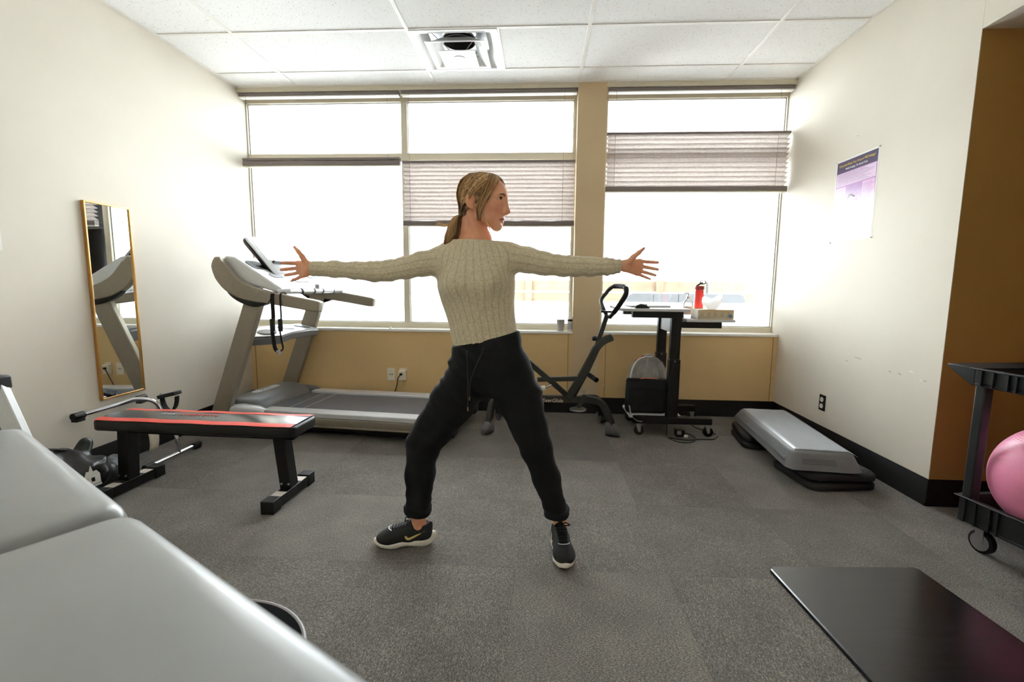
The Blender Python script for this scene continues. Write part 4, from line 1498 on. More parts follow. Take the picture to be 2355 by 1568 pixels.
# ------------------------------------------------------------------ standing desk cart
DX, DY0, DY1 = 1.028, 3.60, 3.99
dk = thing('standing_desk', 'black rolling standing desk with a pale two-level top by the right window', 'desk')
M_lam = mat('pale_grey_laminate', (205, 206, 206), 0.4, var=0.03)
tz = 0.985
MB().prism([(0.648, 3.545), (1.118, 3.545), (1.118, 4.10), (0.605, 4.10), (0.605, 3.60)], tz - 0.022, tz, 'z').build('desktop', M_lam, dk, 0.004)
box('lower_desktop', 1.095, 1.452, 3.56, 4.10, 0.888, 0.908, M_lam, dk, 0.004)
for y in (DY0, DY1):
    box('column_outer', DX - 0.042, DX + 0.042, y - 0.03, y + 0.03, 0.15, 0.60, M_black, dk, 0.004)
    box('column_inner', DX - 0.036, DX + 0.036, y - 0.025, y + 0.025, 0.60, 0.915, M_black, dk, 0.003)
    box('top_bracket', 0.70, DX + 0.046, y - 0.03, y + 0.03, 0.915, tz - 0.0222, M_black, dk, 0.003)
    box('rear_bracket', DX + 0.046, 1.36, y - 0.025, y + 0.025, 0.842, 0.8878, M_black, dk, 0.003)
    box('foot_rail', 0.74, 1.33, y - 0.032, y + 0.032, 0.10, 0.15, M_black, dk, 0.003)
    for x in (0.775, 1.30):
        cs = MB().lathe([(0.0, -0.012), (0.033, -0.012), (0.038, -0.008), (0.038, 0.008), (0.033, 0.012), (0, 0.012)], (x + 0.012, y, 0.0385), 22, 'y').build('caster_wheel', M_rubber, dk)
        fk = MB()
        for s in (-1, 1):
            fk.prism([(x - 0.014, 0.088), (x + 0.024, 0.088), (x + 0.022, 0.03), (x + 0.004, 0.03)], y + s * 0.0165 - 0.0015, y + s * 0.0165 + 0.0015, 'y')
        fk.box(x - 0.018, x + 0.028, y - 0.02, y + 0.02, 0.086, 0.1)
        fk.build('caster_fork', M_chrome, cs)
    for z in (0.60,):
        MB().lathe([(0.0, 0.0), (0.005, 0.0), (0.005, 0.003), (0, 0.003)], (DX, y - 0.0335, z - 0.012), 8, 'y').build('screw', M_steel, dk)
box('modesty_panel', DX - 0.02, DX - 0.006, DY0 + 0.026, DY1 - 0.026, 0.80, 0.93, M_lam, dk, 0.003)
box('base_shelf', 0.72, 1.12, DY0 + 0.033, DY1 - 0.033, 0.125, 0.145, M_lam, dk, 0.003)
MB().bar(smooth_path([Vector((0.80, DY0 - 0.034, 0.12)), Vector((0.765, DY0 - 0.036, 0.125)), Vector((0.72, DY0 - 0.036, 0.16)), Vector((0.70, DY0 - 0.03, 0.24))], 14), 0.006, 0.03, up=(0, 1, 0)).build('cable_hook', M_steel, dk)
MB().tube(smooth_path([Vector((DX + 0.03, DY0 - 0.033, tz - 0.03)), Vector((DX + 0.034, DY0 - 0.036, 0.86)), Vector((DX + 0.0, DY0 - 0.036, 0.66)), Vector((DX - 0.03, DY0 - 0.036, 0.45)), Vector((DX - 0.036, DY0 - 0.036, 0.2)), Vector((DX - 0.04, DY0 - 0.04, 0.02))], 30), 0.003, 6).build('power_cable', M_blackp, dk)
rebase(dk, (DX, 3.8, 0))

# things on the desk
lt = thing('laptop', 'closed silver laptop lying on the standing desk', 'laptop', (0.86, 3.83, tz), R(4))
M_alu = mat('aluminium', (210, 212, 215), 0.35, 0.7, var=0.02)
MB().loft([rrect(0.155, 0.11, 0.0006, 0.012), rrect(0.158, 0.113, 0.004, 0.014), rrect(0.158, 0.113, 0.010, 0.014)]).build('base', M_alu, lt)
MB().loft([rrect(0.158, 0.113, 0.0115, 0.014), rrect(0.158, 0.113, 0.016, 0.014), rrect(0.152, 0.107, 0.019, 0.012)]).build('lid', M_alu, lt)
MB().loft([rrect(0.154, 0.109, 0.0101, 0.012), rrect(0.154, 0.109, 0.0114, 0.012)]).build('gap_gasket', M_blackp, lt)
mo = thing('computer_mouse', 'black computer mouse in front of the laptop', 'mouse', (0.775, 3.60, tz), R(10))
MB().loft([[Vector((x, w_ * math.cos(a), h_ * max(0, math.sin(a)))) for a in [math.pi * i / 10 for i in range(11)]] for x, w_, h_ in
           ((-0.058, 0.008, 0.008), (-0.05, 0.022, 0.022), (-0.02, 0.031, 0.036), (0.015, 0.031, 0.033), (0.045, 0.027, 0.018), (0.056, 0.014, 0.008))]).build('shell', M_blackp, mo, angle=70)
MB().lathe([(0.0, -0.004), (0.009, -0.004), (0.009, 0.004), (0.0, 0.004)], (0.028, 0, 0.025), 12, 'y').build('scroll_wheel', M_gun, mo)
lz = 0.908
tb = thing('tissue_box', 'patterned tissue box with a white tissue on the lower desk shelf', 'tissue box', (1.318, 3.66, lz), R(3))
M_kraft = mat('kraft_card', (208, 186, 148), 0.7, var=0.03)
bxm = box('carton', -0.135, 0.135, -0.058, 0.058, 0.0006, 0.072, M_kraft, tb, 0.002)
M_tri = mat('triangle_print', (156, 170, 160), 0.7)
for i in range(5):
    cx = -0.105 + 0.05 * i
    tri = [(-0.024, 0.012), (0.024, 0.012), (0.0, 0.058)]
    for s_, mm in ((1.0, M_tri), (0.62, M_kraft), (0.34, mat('brown_print', (176, 146, 104), 0.7))):
        MB().prism([(cx + a * s_, 0.03 + (b - 0.03) * s_) for a, b in tri], -0.0584 - (1 - s_) * 0.0006, -0.0581, 'y').build('printed_triangle', mm, bxm)
MB().lathe([(0, 0), (0.014, 0), (0.014, 0.0005), (0, 0.0006)], (0.108, -0.0588, 0.024), 18, 'y').build('printed_seal', mat('blue_print', (96, 132, 150), 0.6), bxm)
box('end_panel', -0.1356, -0.1352, -0.057, 0.057, 0.001, 0.071, M_paper, bxm)
gt = []
for i in range(15):
    row = []
    for j in range(8):
        a = i / 14 * math.pi * 2
        t = j / 7
        rr = 0.030 + 0.050 * math.sin(min(1.0, t * 1.15) * 1.9)
        row.append(Vector((-0.01 + rr * math.cos(a), 0.020 * math.sin(a) * (1 - 0.35 * t) + 0.006 * math.sin(5 * a) * t, 0.0724 + 0.108 * t * (0.80 + 0.20 * math.sin(2 * a + 0.6) + 0.10 * math.cos(a)))))
    gt.append(row)
MB().sheet(gt).build('tissue', translucent_material('tissue', (245, 246, 248), 0.4), tb, flip=False)
wb = thing('water_bottle', 'red sports water bottle with a black carry loop on the desk', 'bottle', (1.268, 3.84, lz))
M_redb = mat('red_translucent_plastic', (232, 58, 52), 0.25, var=0.04)
MB().lathe([(0.0, 0.0006), (0.033, 0.0006), (0.035, 0.01), (0.035, 0.08), (0.034, 0.10), (0.035, 0.12), (0.035, 0.205), (0.031, 0.218), (0, 0.218)], n=28).build('body', M_redb, wb)
MB().lathe([(0.0, 0.2185), (0.036, 0.2185), (0.037, 0.222), (0.037, 0.244), (0.033, 0.248), (0, 0.248)], n=28).build('cap', mat('dark_red_plastic', (150, 40, 38), 0.4), wb)
MB().bar(smooth_path([Vector((-0.025, 0, 0.2485)), Vector((-0.005, 0, 0.262)), Vector((0.02, 0, 0.272))], 8), 0.03, 0.014).build('spout', M_blackp, wb, 0.003)
MB().tube([Vector((0.025 + 0.022 * math.cos(a), 0, 0.277 + 0.014 * math.sin(a))) for a in [2 * math.pi * i / 18 for i in range(18)]], 0.0045, 8, closed=True).build('carry_loop', M_blackp, wb)
MB().lathe([(0.0351, 0.03), (0.0356, 0.03), (0.0356, 0.075), (0.0351, 0.075)], n=28).build('grip_band', mat('brown_band', (150, 110, 84), 0.5), wb)
hs = thing('sanitizer_bottle', 'clear pump bottle of hand sanitizer beside the red water bottle', 'bottle', (1.165, 3.775, lz))
M_clear = glass_material('clear_plastic', (0.90, 0.93, 0.95))
MB().lathe([(0.0, 0.0006), (0.036, 0.0006), (0.039, 0.008), (0.039, 0.10), (0.034, 0.125), (0.016, 0.145), (0.013, 0.15), (0.0, 0.15)], n=26).build('bottle', M_clear, hs)
MB().lathe([(0.0394, 0.025), (0.0398, 0.025), (0.0398, 0.09), (0.0394, 0.09)], n=26).build('label', mat('pale_orange_label', (240, 214, 196), 0.6), hs)
MB().lathe([(0.0, 0.1505), (0.016, 0.1505), (0.016, 0.168), (0.006, 0.172), (0.005, 0.195), (0.0, 0.195)], n=18).build('pump', M_whitep, hs)
MB().bar([Vector((0.004, 0, 0.192)), Vector((-0.035, 0, 0.189))], 0.012, 0.01).build('nozzle', M_whitep, hs, 0.002)

# bags on the base shelf
sz = 0.1455
lb = thing('laptop_bag', 'black soft laptop bag standing on the base shelf of the desk', 'bag', (0.862, 3.74, sz), R(0))
MB().loft([rrect(0.150, 0.035, 0.0006, 0.03), rrect(0.163, 0.045, 0.02, 0.035), rrect(0.163, 0.042, 0.14, 0.035), rrect(0.160, 0.036, 0.255, 0.03), rrect(0.154, 0.028, 0.272, 0.024)]).build('body', mat('black_nylon', (22, 24, 26), 0.7, spec=0.3, var=0.2, vscale=9, bump=0.3, bscale=500), lb, angle=70)
box('front_pocket', -0.15, 0.158, -0.055, -0.0435, 0.015, 0.205, MATS['black_nylon'], lb, 0.008, 3)
MB().tube([Vector((-0.14, -0.0352, 0.262)), Vector((0.15, -0.0352, 0.262))], 0.004, 6).build('zip', M_rubber, lb)
MB().bar(smooth_path([Vector((-0.05, -0.01, 0.274)), Vector((0.0, -0.012, 0.280)), Vector((0.09, -0.012, 0.277))], 10), 0.012, 0.005).build('orange_handle', mat('orange_webbing', (226, 130, 96), 0.7), lb)
ds = thing('drawstring_bag', 'grey drawstring sack leaning behind the black laptop bag', 'bag', (0.89, 3.835, sz), 0)
M_gfab = mat('grey_fleece', (160, 158, 152), 0.9, var=0.18, vscale=18, bump=0.4, bscale=240, bdist=0.003)
rings = []
for z, rx, ry, am in ((0.0008, 0.10, 0.028, 0.0), (0.03, 0.135, 0.034, 0.004), (0.15, 0.148, 0.038, 0.008), (0.27, 0.146, 0.038, 0.010), (0.34, 0.128, 0.036, 0.012), (0.39, 0.095, 0.034, 0.014), (0.425, 0.055, 0.028, 0.012), (0.44, 0.03, 0.02, 0.006), (0.452, 0.036, 0.022, 0.006), (0.458, 0.02, 0.012, 0.002)):
    ring = []
    for i in range(48):
        a = 2 * math.pi * i / 48
        fold = 1.7 * am * (math.sin(11 * a + z * 3) + 0.4 * math.sin(23 * a - z * 8))
        ring.append(Vector(((rx + fold) * math.cos(a), (ry + fold * 0.5) * math.sin(a), z)))
    rings.append(ring)
MB().loft(rings).build('sack', M_gfab, ds, angle=80)
MB().tube([Vector((0.034 * math.cos(a), 0.024 * math.sin(a), 0.4395)) for a in [2 * math.pi * i / 20 for i in range(20)]], 0.004, 8, closed=True).build('drawcord', M_paper, ds)
MB().tube(smooth_path([Vector((-0.03, -0.02, 0.438)), Vector((-0.09, -0.04, 0.415)), Vector((-0.132, -0.042, 0.34)), Vector((-0.15, -0.04, 0.22))], 16), 0.006, 8).build('shoulder_cord', M_paper, ds)
MB().tube(smooth_path([Vector((-0.10, 0.012, 0.40)), Vector((-0.04, 0.0, 0.443)), Vector((0.0, 0.012, 0.447))], 10), 0.005, 8).build('red_piping', mat('red_piping', (170, 40, 44), 0.6), ds)

# cables and power brick on the floor by the desk
cb = thing('floor_cables', 'tangled black power cables on the carpet under the desk', 'cable')
def fz(px, py, z=0.004):
    r = _ray(px, py)
    t = (z - CAM_Z) / r.z
    return Vector((r.x * t, r.y * t, z))
MB().tube(smooth_path([fz(1535, 985), fz(1534, 1003), fz(1548, 1012), fz(1570, 1018), fz(1595, 1016), fz(1600, 1008), fz(1590, 1000), fz(1572, 995)], 50), 0.0035, 8).build('cable', M_blackp, cb)
MB().tube(smooth_path([fz(1540, 1006), fz(1560, 1010), fz(1585, 1012), fz(1612, 1010), fz(1640, 1010), fz(1651, 1003)], 30), 0.005, 8).build('cable', M_blackp, cb)
MB().tube(smooth_path([fz(1590, 977), fz(1605, 985), fz(1630, 991), fz(1645, 998)], 20), 0.004, 8).build('cable', M_blackp, cb)
rebase(cb, fz(1590, 1005, 0))
pbk = thing('power_brick', 'black power adapter block with a silver plug lying under the desk', 'adapter')
q = fz(1562, 1003, 0)
MB().cbox(q + Vector((0, 0.0, 0.028)), (0.07, 0.06, 0.055)).build('brick', M_blackp, pbk, 0.008, 3)
MB().cbox(q + Vector((-0.012, -0.036, 0.038)), (0.03, 0.012, 0.026)).build('silver_plug', M_steel, pbk, 0.002)
MB().cbox(q + Vector((0.04, -0.03, 0.012)), (0.028, 0.02, 0.016)).build('plug_label', M_paper, pbk, 0.002)
rebase(pbk, q)

# ------------------------------------------------------------------ things on the sill
cu = thing('paper_cup', 'grey paper cup on the sill left of the column', 'cup', tuple(P(1289, 757, 4.235)[:2]) + (SILL,))
MB().lathe([(0.0, 0.0006), (0.028, 0.0006), (0.037, 0.098), (0.0385, 0.1), (0.037, 0.102), (0.0355, 0.100), (0.027, 0.006), (0, 0.006)], n=26).build('cup', mat('grey_paper_cup', (176, 172, 168), 0.7), cu)
MB().lathe([(0.0, 0.102), (0.034, 0.102), (0.033, 0.105), (0.0, 0.106)], n=24).build('lid', M_whitep, cu)
MB().lathe([(0.0, 0.1062), (0.007, 0.1062), (0.006, 0.109), (0, 0.11)], (0.004, 0, 0), 12).build('red_tab', mat('red_tab', (226, 80, 84), 0.5), cu)
sb = thing('lotion_bottle', 'white lotion bottle with a pointed cap on the sill beside the column', 'bottle', tuple(P(1311, 757, 4.235)[:2]) + (SILL,))
MB().lathe([(0.0, 0.0006), (0.022, 0.0006), (0.024, 0.006), (0.024, 0.115), (0.019, 0.128), (0.0, 0.13)], n=24).build('bottle', M_whitep, sb)
MB().lathe([(0.0, 0.1302), (0.013, 0.1302), (0.012, 0.145), (0.006, 0.152), (0.004, 0.178), (0.0, 0.18)], n=18).build('nozzle_cap', M_whitep, sb)
MB().lathe([(0.0243, 0.088), (0.0248, 0.088), (0.0248, 0.108), (0.0243, 0.108)], n=24).build('black_label', M_blackp, sb)
MB().lathe([(0.0243, 0.018), (0.0247, 0.018), (0.0247, 0.078), (0.0243, 0.078)], n=24).build('grey_label', mat('grey_label', (190, 194, 196), 0.5), sb)

# ------------------------------------------------------------------ duffel bag
db = thing('duffel_bag', 'black slouching bag with a white building emblem beside the bench', 'bag', (-2.495, 2.26, 0.0), 0)
M_bagv = mat('black_bag_vinyl', (18, 19, 21), 0.36, spec=0.4, var=0.2, vscale=10, bump=0.35, bscale=28, bdist=0.01)
Fd = Field((-0.25, -0.30, -0.01), (0.26, 0.36, 0.36), 0.008)
Fd.ell((-0.0, -0.06, 0.09), (0.155, 0.20, 0.09), 0.03)
Fd.cone((-0.08, 0.10, 0.10), (-0.06, 0.16, 0.245), 0.085, 0.030, 0.04)
Fd.cone((-0.10, -0.16, 0.12), (-0.08, 0.05, 0.20), 0.07, 0.045, 0.04)
Fd.ell((0.03, 0.05, 0.10), (0.12, 0.15, 0.10), 0.03)
Fd.ell((-0.055, -0.01, 0.14), (0.10, 0.19, 0.095), 0.03)
Fd.warp(lambda X, Y, Z: 0.005 * np.sin(X * 40 + Y * 22 + 4 * np.sin(Z * 20)) + 0.005 * np.sin(Y * 60 - Z * 50) + 0.004 * np.sin(Z * 80 + X * 30))
Fd.cut((0, 0, 0.002), (0, 0, -1))
v_, f_ = Fd.mesh()
np_mesh('bag_body', v_, f_, [M_bagv], db, 2)
Fg = Field((-0.2, 0.1, -0.01), (0.22, 0.46, 0.2), 0.008)
Fg.ell((0.03, 0.225, 0.075), (0.095, 0.11, 0.068), 0.03)
Fg.warp(lambda X, Y, Z: 0.005 * np.sin(X * 50 + Y * 42) + 0.004 * np.sin(Y * 70 - Z * 60))
Fg.cut((0, 0, 0.002), (0, 0, -1))
v_, f_ = Fg.mesh()
np_mesh('end_pouch', v_, f_, [mat('grey_bag_fabric', (92, 94, 98), 0.5, var=0.2, vscale=12)], db, 2)
for pts in ([(-0.13, -0.14, 0.21), (-0.10, -0.03, 0.262), (-0.06, 0.06, 0.24)],):
    MB().bar(smooth_path([Vector(p) for p in pts], 14), 0.03, 0.012).build('bag_handle', M_bagv, db, 0.004)
# emblem: a small castle-like silhouette printed on the camera side
emb = [(-0.09, -0.035), (0.075, -0.015), (0.078, 0.03), (0.066, 0.05), (0.05, 0.046), (0.044, 0.08), (0.032, 0.05), (0.02, 0.052), (0.01, 0.028), (-0.02, 0.012), (-0.082, -0.012)]
en = Vector((0.80, -0.55, 0.22)).normalized()
ex = Vector((0.55, 0.80, 0.06))
ex = (ex - en * ex.dot(en)).normalized()
ey = en.cross(ex)
eo = Vector((0.135, -0.050, 0.105))
E_ = basis(eo, ex, ey, en)
em = MB().prism([(a * 0.9, b * 1.0) for a, b in emb], 0.0, 0.012, 'z', E_).build('emblem', mat('white_print', (236, 236, 234), 0.6), db)
for a, b, w_, h_ in ((-0.03, 0.0, 0.018, 0.016), (0.005, 0.004, 0.014, 0.022), (0.032, 0.008, 0.014, 0.022)):
    MB().prism([(a, b - 0.012), (a + w_, b - 0.012), (a + w_, b - 0.012 + h_), (a, b - 0.012 + h_ * 0.8)], 0.0122, 0.0128, 'z', E_).build('emblem_window', M_blackp, em)
MB().prism([(-0.085, -0.05), (0.07, -0.028), (0.07, -0.018), (-0.085, -0.041)], 0.0, 0.012, 'z', E_).build('emblem_base', MATS['white_print'], db)
MB().tube(smooth_path([Vector((0.09, -0.21, 0.085)), Vector((0.16, -0.155, 0.075)), Vector((0.165, -0.14, 0.085)), Vector((0.09, -0.19, 0.10))], 16, True), 0.006, 8, closed=True).build('carabiner', M_steel, db)

# ------------------------------------------------------------------ round floor cushion near the table
rc = thing('balance_disc', 'black round balance disc with a grey rim on the carpet under the table', 'disc', (-1.005, 1.175, 0.0))
MB().lathe([(0.0, 0.0005), (0.27, 0.0005), (0.315, 0.012), (0.315, 0.030), (0.29, 0.036), (0.0, 0.040)], n=56).build('disc', mat('matt_black_rubber', (7, 7, 8), 0.95, spec=0.1), rc)
MB().tube([Vector((0.3165 * math.cos(a), 0.3165 * math.sin(a), 0.027)) for a in [2 * math.pi * i / 72 for i in range(72)]], 0.0075, 8, closed=True).build('rim', mat('grey_rim', (150, 146, 146), 0.5), rc)

# ------------------------------------------------------------------ treatment table in the foreground
tt_ = thing('treatment_table', 'grey vinyl padded treatment table in the left foreground', 'table')
M_vgrey = mat('grey_upholstery_vinyl', (140, 141, 140), 0.34, var=0.04, vscale=3, bump=0.10, bscale=420)
cre = Vector((-0.856, 0.903, 0.0))
du = Vector((0.864, -0.503, 0)).normalized()      # along the edge towards the camera
dv_ = Vector((-0.503, -0.864, 0)).normalized()    # into the table
TZ = 0.68


def cushion(name, a0, a1, wd, z0, z1, tilt, m):
    def pt(a, b, z):
        zt = math.tan(tilt) * (-a if a < 0 else 0.0)
        return cre + du * a + dv_ * b + Vector((0, 0, z + zt))
    rad = 0.045
    rings = []
    prof_ = [(0.020, z0), (0.004, z0 + 0.006), (0.0, z0 + 0.02), (0.0, z1 - 0.035), (0.006, z1 - 0.017), (0.017, z1 - 0.006), (0.034, z1 - 0.001), (0.06, z1 + 0.001), (0.12, z1 + 0.003), (0.2, z1 + 0.004)]
    for ins, z in prof_:
        ring = []
        cx, cy = (a0 + a1) / 2, wd / 2
        hx, hy = (a1 - a0) / 2 - ins * 0.75, wd / 2 - ins
        rr = max(0.01, rad - ins * 0.3)
        for sx, sy, ang in ((1, 1, 0), (-1, 1, 90), (-1, -1, 180), (1, -1, 270)):
            for q in range(6):
                t = R(ang + 18 * q)
                ring.append(pt(cx + sx * (hx - rr) + rr * math.cos(t), cy + sy * (hy - rr) + rr * math.sin(t), z))
        rings.append(ring)
    o = MB().loft(rings).build(name, m, tt_, angle=75)
    return o


cushion('seat_cushion', 0.003, 1.55, 0.66, TZ - 0.085, TZ, 0.0, M_vgrey)
cushion('head_cushion', -0.86, -0.003, 0.66, TZ - 0.085, TZ, R(2.0), M_vgrey)
fr_ = MB()
Mt = basis(cre + Vector((0, 0, 0)), du, dv_, (0, 0, 1))
M_tfr = mat('white_table_frame', (226, 228, 228), 0.4, var=0.03)
box('under_frame', -0.68, 1.5, 0.05, 0.61, TZ - 0.13, TZ - 0.087, M_tfr, tt_, 0.004, 2, Mt)
box('lift_column', 0.55, 0.85, 0.32, 0.54, 0.08, TZ - 0.131, M_tfr, tt_, 0.01, 2, Mt)
box('floor_base', 0.35, 1.2, 0.26, 0.60, 0.0, 0.08, M_tfr, tt_, 0.01, 2, Mt)
sa, sbn = P(56, 1030, 1.42), P(-16, 876, 1.40)
MB().bar([sa + Vector((0, 0, -0.10)), sa, sbn], 0.03, 0.055, up=(1, 0.2, 0.3)).build('support_arm', M_tfr, tt_, 0.004)
MB().cbox(P(-22, 880, 1.40), (0.085, 0.06, 0.045), None).build('arm_cap', M_blackp, tt_, 0.006)
MB().bar([sa + Vector((-0.06, -0.03, -0.1)), P(-10, 960, 1.42)], 0.02, 0.04).build('arm_link', M_gun, tt_, 0.004)
rebase(tt_, cre + du * 0.5 + dv_ * 0.33)
# ------------------------------------------------------------------ the woman
WY = 1.945
pw = thing('person', 'woman in a beige ribbed sweater and black trousers lunging with both arms stretched out', 'person')


def W(px, py, y=WY):
    return np.array(P(px, py, y))


def skin_material():
    k = NT('skin')
    co = k.coord()
    nz = k.n('ShaderNodeTexNoise', Scale=26.0, Detail=4.0)
    k.l(co, nz.inputs['Vector'])
    c = k.ramp(nz.outputs['Fac'], [(0.3, lin((230, 160, 122))), (0.7, lin((243, 184, 148)))])
    for nm, cc, w_ in (('flush', (208, 112, 84), 0.55), ('lip', (172, 78, 72), 0.9)):
        at = k.n('ShaderNodeAttribute', attribute_name=nm)
        mx = k.n('ShaderNodeMix', data_type='RGBA')
        k.l(math_node(k, 'MULTIPLY', at.outputs['Fac'], w_), mx.inputs[0])
        k.l(c, mx.inputs[6])
        mx.inputs[7].default_value = lin(cc)
        c = mx.outputs[2]
    k.l(c, k.b.inputs['Base Color'])
    k.b.inputs['Roughness'].default_value = 0.5
    k.b.inputs['Subsurface Weight'].default_value = 0.2
    k.b.inputs['Subsurface Radius'].default_value = (0.014, 0.006, 0.004)
    k.b.inputs['Subsurface Scale'].default_value = 0.6
    n2 = k.n('ShaderNodeTexNoise', Scale=500.0, Detail=3.0)
    k.l(co, n2.inputs['Vector'])
    k.bump(n2.outputs['Fac'], 0.08, 0.001)
    return k.m


M_skin = skin_material()
M_brow = mat('eyebrow', (110, 80, 56), 0.8)

# head frame: f forwards (towards the face), s to the camera side, u up
HO = W(1108, 466)
TH = R(13)
hf = np.array((math.cos(TH), -math.sin(TH), 0.03))
hf /= np.linalg.norm(hf)
hs_ = np.array((-math.sin(TH), -math.cos(TH), 0.0))
hu = np.cross(hf, hs_) * -1.0
if hu[2] < 0:
    hu = -hu
HAX = (hf, hs_, hu)


def Hd(f, s, u):
    return HO + (hf * f + hs_ * s + hu * u) / 1000.0


Fb = Field((-1.11, 1.80, 0.05), (0.50, 2.10, 1.60), 0.0025)
mm = 0.001


def he(f, s, u, rf, rs, ru, k=8, sub=False):
    Fb.ell(Hd(f, s, u), (rf * mm, rs * mm, ru * mm), k * mm, sub, HAX)


def hc(a, b, ra, rb, k=8, sub=False):
    Fb.cone(Hd(*a), Hd(*b), ra * mm, rb * mm, k * mm, sub)


# torso and limbs inside the clothes
T = {n: W(*q) for n, q in dict(nk=(1090, 556), sL=(1004, 602), sR=(1182, 594), ch=(1094, 640), wa=(1112, 745), pe=(1120, 835),
                               hL=(1078, 850), hR=(1172, 842), kL=(973, 1022), kR=(1232, 1030)).items()}
aL, aR = W(963, 1208, 1.95), W(1287, 1208, 2.0)
Fb.chain([T['nk'] + (0, .01, 0), T['ch'], T['wa'], T['pe']], [0.075, 0.125, 0.105, 0.125], 0.03, sy=1.45)
Fb.cone(T['sL'], T['sR'], 0.04, 0.04, 0.03)
eL, eR = W(862, 624), W(1312, 612)
wL, wR = W(712, 616), W(1434, 611)
Fb.chain([T['sL'], eL, wL], [0.042, 0.030, 0.021], 0.02)
Fb.chain([T['sR'], eR, wR], [0.042, 0.030, 0.021], 0.02)
Fb.chain([T['hL'], T['kL'], aL + (0, 0, 0.02)], [0.07, 0.045, 0.030], 0.02)
Fb.chain([T['hR'], T['kR'], aR + (0, 0, 0.02)], [0.07, 0.045, 0.030], 0.02)
# ankles
for a in (aL, aR):
    Fb.cone(a + (0, 0, 0.06), (a[0], a[1], 0.075), 0.033, 0.028, 0.01)
    Fb.ell((a[0], a[1], 0.088), (0.033, 0.031, 0.014), 0.012)
# neck
nb = W(1088, 566)
Fb.cone(Hd(-26, 0, -50), nb + (-0.004, 0.012, 0), 0.045, 0.049, 0.02)
Fb.cone(Hd(-32, 52, -45), W(1108, 560, WY - 0.035), 0.013, 0.011, 0.022)
Fb.cone(Hd(-42, 0, -30), W(1078, 560, WY + 0.03), 0.040, 0.045, 0.02)
# skull and face
he(0, 0, 25, 92, 71, 82, 10)
he(44, 0, 32, 62, 56, 56, 20)
he(46, 0, -28, 49, 54, 66, 20)
for s in (-1, 1):
    hc((8, 46 * s, -52), (60, 12 * s, -97), 15, 15, 22)
    he(62, 40 * s, -24, 26, 17, 20, 18)
    hc((97, 10 * s, 19), (79, 43 * s, 16), 9, 9, 14)
he(63, 0, -97, 17, 20, 16, 16)
he(62, 0, -72, 26, 27, 27, 14)
for s in (-1, 1):
    he(105, 31 * s, 4, 17, 17, 10, 12, True)
    he(80.5, 32 * s, 5, 14.8, 14.8, 13.2, 3)          # lids
    he(96, 34 * s, 4.5, 11, 13.5, 4.4, 1.5, True)      # the opening between them
hc((94, 0, 6), (96, 0, -44), 9.0, 12.0, 8)
hc((101, 0, 8), (109.5, 0, -39), 6.0, 7.0, 12)
he(111, 0, -43, 9, 7.5, 6.8, 6)
for s in (-1, 1):
    he(99, 10.5 * s, -48, 9, 6, 6, 5)
    he(102, 6 * s, -54.5, 4, 2.6, 2.4, 2, True)
he(83.5, 0, -69, 9.5, 21, 5.0, 5)
he(81.5, 0, -80, 9, 18, 5.6, 5)
he(96, 0, -74.3, 10, 22, 0.9, 2.5, True)
he(87, 0, -89, 7, 13, 3, 7, True)
# ears
for s in (-1, 1):
    he(-24, 71 * s, 0, 17, 8, 29, 6)
    he(-18, 66 * s, -24, 9, 8, 10, 5)
    he(-19, 80 * s, 4, 10, 8, 17, 3, True)
    he(-16, 77 * s, -8, 6, 5, 6, 3, True)


def hand(pts_f, thumb, palm, wrist):
    """fingers: lists of points with radii; palm: ellipsoid-ish cones"""
    for (a, b, c, d), r0 in pts_f:
        Fb.chain([a, b, c, d], [r0 * 1.12, r0, r0 * 0.92, r0 * 0.78], 0.003)
    Fb.chain(thumb[0], thumb[1], 0.006)
    for a, b, ra, rb, sy in palm:
        Fb.cone(a, b, ra, rb, 0.008, sy=sy)


def finger(bx, by, tx, ty, curl, yb, r):
    a = W(bx, by, yb)
    d = W(tx, ty, yb - curl)
    b = a + (d - a) * 0.42 + np.array((0, curl * 0.28, 0))
    c = a + (d - a) * 0.74 + np.array((0, curl * 0.16, 0))
    return ((a, b, c, d), r)


yh = WY - 0.003
hand([finger(686, 605, 647, 604, 0.010, yh, 0.0072), finger(688, 616, 647, 620, 0.012, yh, 0.0074), finger(691, 626, 656, 633, 0.012, yh, 0.0070), finger(695, 634, 670, 646, 0.012, yh, 0.0062)],
     ([W(704, 606, yh - 0.008), W(695, 590, yh - 0.018), W(686, 578, yh - 0.022), W(677, 568, yh - 0.02)], [0.015, 0.0105, 0.0085, 0.006]),
     [(W(711, 612, yh), W(688, 606, yh), 0.021, 0.013, 1.35), (W(711, 618, yh), W(689, 618, yh), 0.021, 0.014, 1.35), (W(711, 623, yh), W(696, 632, yh), 0.018, 0.012, 1.3),
      (W(709, 624, yh - 0.006), W(701, 632, yh - 0.006), 0.014, 0.011, 1.2)], None)
hand([finger(1473, 601, 1513, 603.5, 0.010, yh, 0.0072), finger(1474, 612, 1513, 619.5, 0.012, yh, 0.0074), finger(1470, 622, 1507.5, 633, 0.012, yh, 0.0070), finger(1465, 629, 1495, 641.5, 0.012, yh, 0.0062)],
     ([W(1446, 604, yh - 0.008), W(1457, 591, yh - 0.018), W(1469, 581, yh - 0.022), W(1481, 571, yh - 0.02)], [0.015, 0.0105, 0.0085, 0.006]),
     [(W(1438, 609, yh), W(1470, 602, yh), 0.021, 0.013, 1.35), (W(1438, 612, yh), W(1471, 613, yh), 0.021, 0.014, 1.35), (W(1440, 615, yh), W(1464, 627, yh), 0.018, 0.012, 1.3),
      (W(1445, 616, yh - 0.006), W(1457, 622, yh - 0.006), 0.014, 0.011, 1.2)], None)
v_, f_ = Fb.mesh()
hoT = np.stack(HAX)


